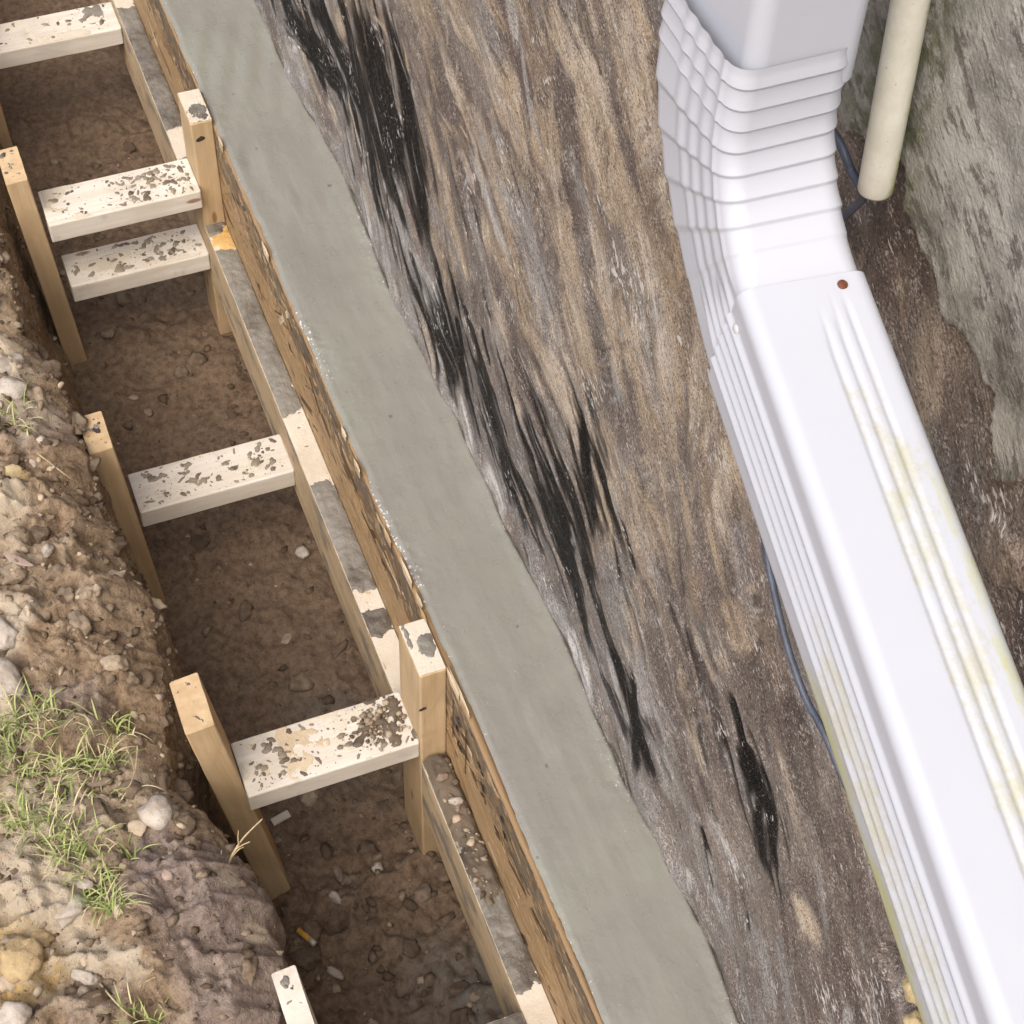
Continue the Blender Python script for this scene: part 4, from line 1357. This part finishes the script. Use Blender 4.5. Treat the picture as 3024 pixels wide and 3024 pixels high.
# wall thickness and inside of the open end
V2, F2 = tube('bore', pp, [PR * 0.82] * 42, None, 32, cap=False)
n0 = len(V)
F = F + [tuple(n0 + i for i in f)[::-1] for f in F2] + [(k, (k + 1) % 32, n0 + (k + 1) % 32, n0 + k)[::-1] for k in range(32)]
V = np.concatenate([V, V2])
grn = np.clip((V[:, 0] - pbot[0]) / PR * 0.9 - (V[:, 1] - 0.566) / PR * 0.0, -1, 1) * 0.0 + np.clip((V @ (RC[0])) - pbot @ RC[0] - (V[:, 2] - pbot[2]) * ((ptop - pbot) @ RC[0]) / (ptop[2] - pbot[2]), -0.0122, 0.0122) / 0.0122 * 0.75
grn = grn * 1.15 + 0.4 * sstep(0.02, 0.0, V[:, 2] - pbot[2])
link('drain_pipe', mesh_from('drain_pipe', V, F, MAT['pvc'], attrs=dict(green=grn)), None, 'off-white plastic pipe stub stained green, hanging on the wall right of the downspout', 'pipe')

c = spline([(-0.90, 0.575, 1.33), (-0.83, 0.57, 1.22), ony((1590, 282), 0.573), ony((1606, 322), 0.576), ony((1622, 350), 0.576), ony((1628, 372), 0.578), ony((1610, 392), 0.578), (-0.80, 0.574, 1.08), (-0.82, 0.576, 0.95),
            (-0.80, 0.575, 0.83), ony((1443, 1020), 0.575), ony((1456, 1095), 0.573), ony((1483, 1210), 0.571), ony((1517, 1310), 0.572), ony((1556, 1385), 0.574), (-0.56, 0.576, 0.655), (-0.50, 0.577, 0.70), (-0.44, 0.578, 0.80)], 14)
V, F = tube('cable', c, 0.0033, None, 12)
link('cable', mesh_from('cable', V, F, MAT['cable']), None, 'thin blue-grey cable looping behind the downspout against the wall', 'cable')


# ------------------------------------------------------------------ stones, clods, litter
def rock(seed, sub=3, flat=0.7, facet=0.25, stretch=(1, 1, 1)):
    bm = bmesh.new()
    bmesh.ops.create_icosphere(bm, subdivisions=sub, radius=1.0)
    r = np.random.default_rng(seed)
    planes = [(Vector(r.normal(size=3)).normalized(), r.uniform(0.55, 0.9)) for _ in range(7)]
    off = Vector(r.uniform(-50, 50, 3))
    for v in bm.verts:
        p = v.co.copy()
        for nrm, d in planes:
            e = p.dot(nrm) - d
            if e > 0:
                p -= nrm * e * 0.85
        p *= 1 + facet * mnoise.fractal(v.co * 1.6 + off, 1.0, 2.0, 4)
        v.co = Vector((p.x * stretch[0], p.y * stretch[1], p.z * flat * stretch[2]))
    V = np.array([v.co[:] for v in bm.verts])
    F = np.array([[v.index for v in f.verts] for f in bm.faces])
    bm.free()
    return V, F


def stone(pos, rad, mat, label, seed, flat=0.7, stretch=(1, 1, 1), cat='stone', group=None, name='stone', sub=3, rz=None, facet=0.25):
    V, F = rock(seed, sub, flat, facet, stretch)
    o = link(name, mesh_from(name, V * rad, F, MAT[mat]), None, label, cat, group)
    o.location = pos
    o.rotation_euler = (0.2 * math.sin(seed), 0.2 * math.cos(seed), rz if rz is not None else seed * 1.7)
    return o


def on_bank(px, lift=0.0):
    p = onz(px, -0.05)
    for _ in range(4):
        b = bank_at(p[0], p[1])
        p = onz(px, b[2])
    return (p[0], p[1], b[2] + lift)


def on_floor(px, lift=0.0):
    p = onz(px, -0.53)
    z = float(floor_h(np.array([p[0]]), np.array([p[1]]))[0])
    p = onz(px, z)
    return (p[0], p[1], z + lift)


SG = 'stones on the bank'
stone(on_bank((299, 1543), 0.010), 0.022, 'stone', 'round pale grey stone at the bank edge below the grass', 601, 0.8, group=SG)
stone(on_bank((26, 896), 0.006), 0.019, 'yellow', 'square yellowish stone on the bank at the left edge', 603, 0.6, (1.0, 0.85, 1), group=SG, facet=0.12)
stone(on_bank((8, 945), 0.004), 0.013, 'stone', 'pale stone just below the square yellowish stone', 605, 0.6, group=SG)
stone(on_bank((12, 1205), 0.010), 0.026, 'stone', 'large pale stone on the left edge below the pink leaf', 607, 0.7, (1.3, 0.8, 1), group=SG, rz=0.3)
stone(on_bank((10, 1290), 0.010), 0.026, 'stone', 'large pale stone on the left edge just above the grass', 609, 0.7, (1.4, 0.8, 1), group=SG, rz=0.2)
stone(on_bank((22, 735), 0.004), 0.022, 'stone', 'cream stone slab on the far bank top, left edge', 611, 0.45, (1.2, 1.0, 1), group=SG)
stone(on_bank((12, 695), 0.004), 0.024, 'stone', 'pale dry clod on the far bank behind the cream slab', 613, 0.5, (1.4, 1.0, 1), group=SG)
stone(on_bank((90, 1040), 0.004), 0.011, 'stone', 'small pale angular stone right of the pink leaf', 615, 0.6, (1.3, .7, 1), group=SG)
stone(on_bank((80, 833), 0.003), 0.008, 'stone', 'small white pebble on the bank near the knotted stake', 617, 0.7, group=SG)
stone(on_bank((62, 870), 0.003), 0.008, 'stone', 'slim pale chip right of the square yellowish stone', 619, 0.6, (1.7, .7, 1), group=SG)
stone(on_bank((40, 1810), 0.000), 0.024, 'sand', 'ochre lump of subsoil in the lower left corner', 621, 0.6, (1.2, 1.0, 1), 'clod', group=SG, name='clod', facet=0.4)
stone(on_bank((75, 1770), 0.000), 0.015, 'sand', 'smaller ochre lump beside the corner lump of subsoil', 623, 0.6, (1.2, 1.0, 1), 'clod', group=SG, name='clod', facet=0.4)
stone(on_bank((30, 1921), 0.008), 0.020, 'stone', 'pale grey stone at the very bottom left corner', 625, 0.7, group=SG)
stone(on_bank((160, 1845), 0.003), 0.012, 'stone', 'small pale stone right of the ochre lumps', 627, 0.6, (1.5, .8, 1), group=SG)
stone(on_bank((160, 1670), 0.003), 0.009, 'stone', 'white oval pebble in the grass tuft', 629, 0.6, (1.4, .8, 1), group=SG)
stone(on_bank((185, 1475), 0.003), 0.012, 'brown', 'flat brown stone lying in the grass', 631, 0.4, (1.5, .8, 1), group=SG)
stone(on_bank((130, 1720), 0.004), 0.024, 'stone', 'rounded pale clod below the grass by the ochre lumps', 633, 0.6, (1.2, 1, 1), group=SG, name='clod', cat='clod', facet=0.35)
FGp = 'stones on the trench floor'
stone(on_floor((572, 1046), 0.006), 0.013, 'stone', 'white stone on the trench floor near the middle waler', 641, 0.8, group=FGp, facet=0.12)
stone(on_floor((205, 632), 0.005), 0.013, 'brown', 'dull stone on the trench floor by the foot of the left-edge stake', 643, 0.6, group=FGp)
stone(on_floor((640, 1650), 0.005), 0.012, 'brown', 'brown stone on the near trench floor', 645, 0.6, (1.3, .8, 1), group=FGp)
stone(on_floor((632, 1695), 0.004), 0.009, 'stone', 'small pale chip on the near trench floor', 647, 0.6, (1.5, .8, 1), group=FGp)
stone(on_floor((632, 1837), 0.004), 0.009, 'stone', 'pale upright chip on the floor near the bottom edge', 649, 0.6, (1.8, .8, 1), group=FGp)
stone(on_floor((712, 1640), 0.005), 0.010, 'stone', 'dull white pebble below the muddy strut', 651, 0.7, group=FGp)
stone(on_floor((800, 1690), 0.008), 0.016, 'brown', 'rounded clod beside the near waler on the floor', 653, 0.7, group=FGp)
# crumbs lodged on the near waler
stone((-1.108, 0.418, -0.203), 0.0085, 'stone', 'pale stone chip stuck in the mud on the near waler', 655, 0.6, (1.3, .8, 1))
stone((-1.150, 0.414, -0.203), 0.008, 'brown', 'brown stone chip in the mud against the near form stake', 657, 0.6, (1.4, .8, 1))
# hollow in the wall
stone((-0.432, 0.608, 0.500), 0.018, 'yellow', 'tan stone lodged in the hollow of the wall beside the downspout', 661, 0.8, (0.8, 1, 1.4))
stone((-0.417, 0.606, 0.462), 0.014, 'yellow', 'lower tan stone in the wall hollow at the bottom edge', 663, 0.8)

# loose crumbs too many to count
def scatter(name, pts, rads, tints, mat, seed, kind='stuff', sub=1, label=None, cat=None):
    r = np.random.default_rng(seed)
    temps = [rock(seed + i, sub, 0.7, 0.75 if sub == 1 else 0.36) for i in range(9)]
    Vs, Fs, Ts, b = [], [], [], 0
    for p, s, t in zip(pts, rads, tints):
        V, F = temps[r.integers(9)]
        a = r.uniform(0, 6.28)
        c, sn = math.cos(a), math.sin(a)
        W = V * s * r.uniform(0.6, 1.4, 3)
        W = np.stack([W[:, 0] * c - W[:, 1] * sn, W[:, 0] * sn + W[:, 1] * c, W[:, 2]], -1) + p
        Vs.append(W)
        Fs.append(F + b)
        Ts.append(np.full(len(V), t))
        b += len(V)
    me = mesh_from(name, np.concatenate(Vs), np.concatenate(Fs), mat, smooth=False, attrs=dict(tint=np.concatenate(Ts)))
    return link(name, me, None, label, cat, None, kind)


mask = (BANK[..., 0] > -2.45) & (BANK[..., 0] < -0.62) & (BANK[..., 1] > -0.40) & (BS[None, :] < 0.79)
ii = np.argwhere(mask)
dk = BDARK[mask]
wgt = (1 - 0.45 * dk)
sel = rng.choice(len(ii), 4800, p=wgt / wgt.sum())
P = np.array([BANK[i, j] for i, j in ii[sel]])
rad = 0.0013 + 0.0080 * rng.uniform(size=len(P)) ** 4.5
tin = np.clip(rng.beta(1.6, 2.9, len(P)) - 0.25 * dk[sel], 0, 1)
scatter('soil_crumbs', P - np.array([0, 0, 0.0005]), rad, tin, MAT['clod'], 701, label='brown and pale earth crumbs strewn over the bank', cat='soil')
selc = rng.choice(len(ii), 420, p=wgt / wgt.sum())
Pc = np.array([BANK[i, j] for i, j in ii[selc]])
scatter('earth_clods', Pc - np.array([0, 0, 0.004]), 0.006 + 0.013 * rng.uniform(size=420) ** 2.2, np.clip(rng.beta(2.2, 4.2, 420) * 0.9, 0, 1), MAT['clod'], 707, sub=3, label='broken earth clods half sunk in the bank', cat='soil')
mask2 = (BANK[..., 0] > -3.0) & (BANK[..., 0] < -0.62) & (BS[None, :] >= 0.76) & (BS[None, :] < 0.95)
ii = np.argwhere(mask2)
sel = rng.choice(len(ii), 700)
P2 = np.array([BANK[i, j] for i, j in ii[sel]])
scatter('slope_crumbs', P2, 0.0015 + 0.007 * rng.uniform(size=700) ** 4, rng.beta(1.5, 3.5, 700), MAT['clod'], 711, label='earth crumbs clinging to the cut face of the bank', cat='soil')
n = 1500
fx, fy = rng.uniform(-3.1, -0.6, n), rng.uniform(0.12, 0.43, n)
dens = 0.35 + 0.65 * (fx > -1.35)
k = rng.uniform(size=n) < dens
fx, fy = fx[k], fy[k]
scatter('floor_crumbs', np.stack([fx, fy, floor_h(fx, fy) + 0.001], -1), 0.0014 + 0.0095 * rng.uniform(size=len(fx)) ** 3.6, rng.beta(1.3, 4.0, len(fx)), MAT['clod'], 721, label='dark earth crumbs and grit on the trench floor', cat='soil')
n = 230
fx, fy = rng.uniform(-3.0, -0.6, n), rng.uniform(0.16, 0.42, n)
k = rng.uniform(size=n) < 0.25 + 0.75 * (fx > -1.4)
fx, fy = fx[k], fy[k]
scatter('floor_clods', np.stack([fx, fy, floor_h(fx, fy) - 0.003], -1), 0.006 + 0.016 * rng.uniform(size=len(fx)) ** 2.2, rng.beta(1.4, 5.0, len(fx)), MAT['clod'], 725, sub=3, label='dark broken clods on the trench floor', cat='soil')
# crumbs on the muddy strut and waler
n = 150
mx = rng.normal(0, 1, (n, 2))
Pm = np.stack([-1.2415 + 0.026 * mx[:, 1], 0.352 + 0.022 * mx[:, 0], np.full(n, -0.1695)], -1)
Pm = Pm[(Pm[:, 0] > -1.283) & (Pm[:, 0] < -1.200) & (Pm[:, 1] < 0.394)]
scatter('mud_crumbs', Pm, 0.0012 + 0.0045 * rng.uniform(size=len(Pm)) ** 2.5, rng.beta(1.5, 2.6, len(Pm)), MAT['clod'], 731, label='crumbs of mud on the right end of the muddy strut', cat='soil')
n = 190
Pw = np.stack([rng.uniform(-1.186, -0.965, n), rng.uniform(0.404, 0.432, n), rng.uniform(-0.214, -0.206, n)], -1)
scatter('mud_crumbs', Pw, 0.0012 + 0.0052 * rng.uniform(size=n) ** 2.5, rng.beta(1.5, 2.6, n), MAT['clod'], 741, label='crumbs of mud heaped on the near waler below the stake', cat='soil')


# ------------------------------------------------------------------ grass
def grass(poly, n, seed, name, label, hmin=0.012, hmax=0.05, dry=0.45):
    r = np.random.default_rng(seed)
    poly = np.array(poly)
    def inside(x, y):
        c = False
        j = len(poly) - 1
        for i in range(len(poly)):
            if (poly[i, 1] > y) != (poly[j, 1] > y) and x < (poly[j, 0] - poly[i, 0]) * (y - poly[i, 1]) / (poly[j, 1] - poly[i, 1]) + poly[i, 0]:
                c = not c
            j = i
        return c
    lo, hi = poly.min(0), poly.max(0)
    tufts = []
    while len(tufts) < max(6, n // 16):
        x, y = r.uniform(lo, hi)
        if inside(x, y):
            tufts.append((x, y))
    V, F, T = [], [], []
    for i in range(n):
        tx, ty = tufts[r.integers(len(tufts))]
        x, y = tx + r.normal(0, 0.010), ty + r.normal(0, 0.010)
        z = bank_at(x, y)[2] - 0.003
        L = r.uniform(hmin, hmax) * (0.7 + 0.6 * r.uniform())
        a = r.uniform(0, 2 * math.pi)
        lean = r.uniform(0.35, 1.35)
        wd = r.uniform(0.0006, 0.0014)
        dry_b = r.uniform() < dry
        t = r.uniform(0.66, 1.0) if dry_b else r.uniform(0.0, 0.62)
        if dry_b:
            lean += 0.4
            wd *= 0.7
        dx, dy = math.cos(a), math.sin(a)
        px, py = -dy, dx
        b = len(V)
        ang, cx, cz = lean * 0.35, 0.0, 0.0
        m = 5
        for k in range(m + 1):
            s = k / m
            ww = wd * (1 - s ** 1.8) + 0.00012
            for sg in (-1, 0, 1):
                V.append((x + dx * cx + px * ww * sg, y + dy * cx + py * ww * sg, z + cz - (0.25 * ww if sg == 0 else 0)))
                T.append(np.clip(t + 0.12 * (s - 0.5), 0, 1))
            cx += math.sin(ang) * L / m
            cz += math.cos(ang) * L / m
            ang += lean * 0.38
        for k in range(m):
            for q in (0, 1):
                i0 = b + k * 3 + q
                F.append((i0, i0 + 1, i0 + 4, i0 + 3))
    me = mesh_from(name, V, np.array(F), MAT['grass'], attrs=dict(tint=np.array(T)))
    return link(name, me, None, label, 'grass', None, 'stuff')


grass([(-1.327, -0.170), (-1.329, -0.097), (-1.296, -0.041), (-1.288, 0.014), (-1.255, 0.030), (-1.199, 0.006), (-1.151, -0.040), (-1.065, -0.061), (-1.044, -0.085), (-1.125, -0.140), (-1.197, -0.190)],
      1050, 801, 'grass_tuft', 'patch of short green and straw grass on the bank at lower left')
grass([(-0.90, -0.05), (-0.86, -0.03), (-0.83, -0.06), (-0.88, -0.08)], 45, 803, 'grass_sprig', 'few green blades below the dark clod near the bottom edge', dry=0.3)
grass([(-1.86, 0.0), (-1.80, 0.02), (-1.78, -0.02), (-1.84, -0.03)], 40, 805, 'grass_sprig', 'few grass blades on the bank above the square stone', dry=0.6)
grass([(-1.10, -0.02), (-1.03, -0.04), (-0.98, -0.07), (-1.04, -0.09)], 120, 807, 'grass_fringe', 'thin grass fringe along the top of the dark clod', dry=0.3)


# ------------------------------------------------------------------ roots, twigs and litter
def root_thing(name, lines, label, cat, mat):
    Vs, Fs, b = [], [], 0
    for pts, r0, r1 in lines:
        c = spline(pts, 6)
        V, F = tube('r', c, [r0 + (r1 - r0) * i / (len(c) - 1) for i in range(len(c))], None, 7)
        Vs.append(V)
        Fs += [tuple(i + b for i in f) for f in F]
        b += len(V)
    return link(name, mesh_from(name, np.concatenate(Vs), Fs, MAT[mat]), None, label, cat)


def at3(px, z):
    return tuple(onz(px, z))


root_thing('dry_root', [
    ([at3((428, 1650), -0.10), at3((432, 1632), -0.06), at3((440, 1610), -0.035), at3((460, 1580), -0.015), at3((495, 1545), 0.005)], 0.0024, 0.0009),
    ([at3((445, 1602), -0.03), at3((458, 1594), -0.02), at3((472, 1588), -0.015)], 0.0012, 0.0006),
    ([at3((437, 1617), -0.04), at3((450, 1603), -0.03), at3((460, 1598), -0.028)], 0.0012, 0.0006),
    ([at3((450, 1592), -0.02), at3((449, 1580), -0.012), at3((450, 1566), -0.008)], 0.0010, 0.0005),
    ([at3((413, 1640), -0.07), at3((416, 1622), -0.05), at3((418, 1604), -0.04)], 0.0012, 0.0006),
], 'forked pale dry root sticking out of the bank over the leaning stake', 'root', 'straw')


def lying(px_list, r0, r1, lift=0.003):
    return ([tuple(np.array(on_bank(p, lift))) for p in px_list], r0, r1)


root_thing('dry_stalk', [lying([(72, 840 + 24), (110, 893), (130, 908), (152, 920)], 0.0012, 0.0006, 0.012)], 'thin straw-coloured stalk lying on the bank near the knotted stake', 'stalk', 'straw')
root_thing('dry_stalk', [lying([(262, 1415), (258, 1460), (247, 1490), (232, 1500)], 0.0013, 0.0006, 0.012), lying([(240, 1420), (252, 1445), (255, 1470)], 0.0009, 0.0005, 0.012)], 'curled dry stalks at the bank edge beside the grass', 'stalk', 'straw')
root_thing('dry_stalk', [lying([(266, 1870), (276, 1850), (292, 1835)], 0.0012, 0.0006, 0.01), lying([(270, 1862), (284, 1855), (295, 1850)], 0.0009, 0.0005, 0.01)], 'short dry twig on the dark clod near the bottom', 'stalk', 'straw')
root_thing('dry_stalk', [lying([(190, 1860), (215, 1890), (240, 1915), (262, 1930)], 0.0013, 0.0007, 0.008)], 'dry stalk crossing the soil at the bottom edge', 'stalk', 'straw')


def leaf_thing(px, L, wd, a, label):
    c = np.array(on_bank(px, 0.007))
    V, F = [], []
    n = 8
    for i in range(n + 1):
        s = i / n
        w = wd * math.sin(math.pi * min(0.97, 0.08 + s * 0.9)) ** 0.8
        for g in (-1, 0, 1):
            u = (s - 0.5) * L
            V.append((c[0] + u * math.cos(a) - g * w * math.sin(a), c[1] + u * math.sin(a) + g * w * math.cos(a), c[2] + 0.003 * abs(g) + 0.004 * (2 * s - 1) ** 2))
    for i in range(n):
        for q in (0, 1):
            b = i * 3 + q
            F.append((b, b + 1, b + 4, b + 3))
    me = mesh_from('leaf', V, F, MAT['leaf'])
    o = link('dry_leaf', me, None, label, 'leaf')
    md = o.modifiers.new('thickness', 'SOLIDIFY')
    md.thickness = 0.0006
    return o


leaf_thing((38, 1066), 0.050, 0.006, 0.75, 'long dry pinkish leaf on the bank at the left edge')
leaf_thing((318, 1660), 0.016, 0.006, 0.4, 'small tan leaf at the lower end of the grass')


def stick(p0, p1, rad, mats, label, name, cat):
    p0, p1 = np.array(p0), np.array(p1)
    mid = p0 + (p1 - p0) * 0.72
    V, F = tube('s', [p0, p0 + (p1 - p0) * 0.02, mid], [rad * 0.9, rad, rad], None, 14)
    o = link(name, mesh_from(name, V, F, MAT[mats[0]]), None, label, cat)
    V, F = tube('s', [mid, p1 - (p1 - mid) * 0.05, p1], [rad * 1.01, rad * 1.01, rad * 0.9], None, 14)
    link('paper_end', mesh_from('paper_end', V, F, MAT[mats[1]]), o)
    return o


stick(on_floor((564, 1764), 0.018), on_floor((595, 1790), 0.017), 0.0044, ('filter', 'paper'), 'orange cigarette end lying on the near trench floor', 'cigarette_end', 'cigarette')


def chip(px, L, w, t, a, label, mat='pale'):
    c = on_floor(px, 0.006)
    me = board_mesh(L, w, t, MAT[mat], int(px[0]))
    o = link('wood_chip', me, None, label, 'wood chip')
    o.matrix_world = frame_matrix((c[0] - math.cos(a) * L / 2, c[1] - math.sin(a) * L / 2, c[2]), (math.cos(a), math.sin(a), 0.1), (0.1, 0, 1))
    return o


chip((530, 1546), 0.030, 0.014, 0.006, 1.75, 'small pale wood chip on the floor below the muddy strut')
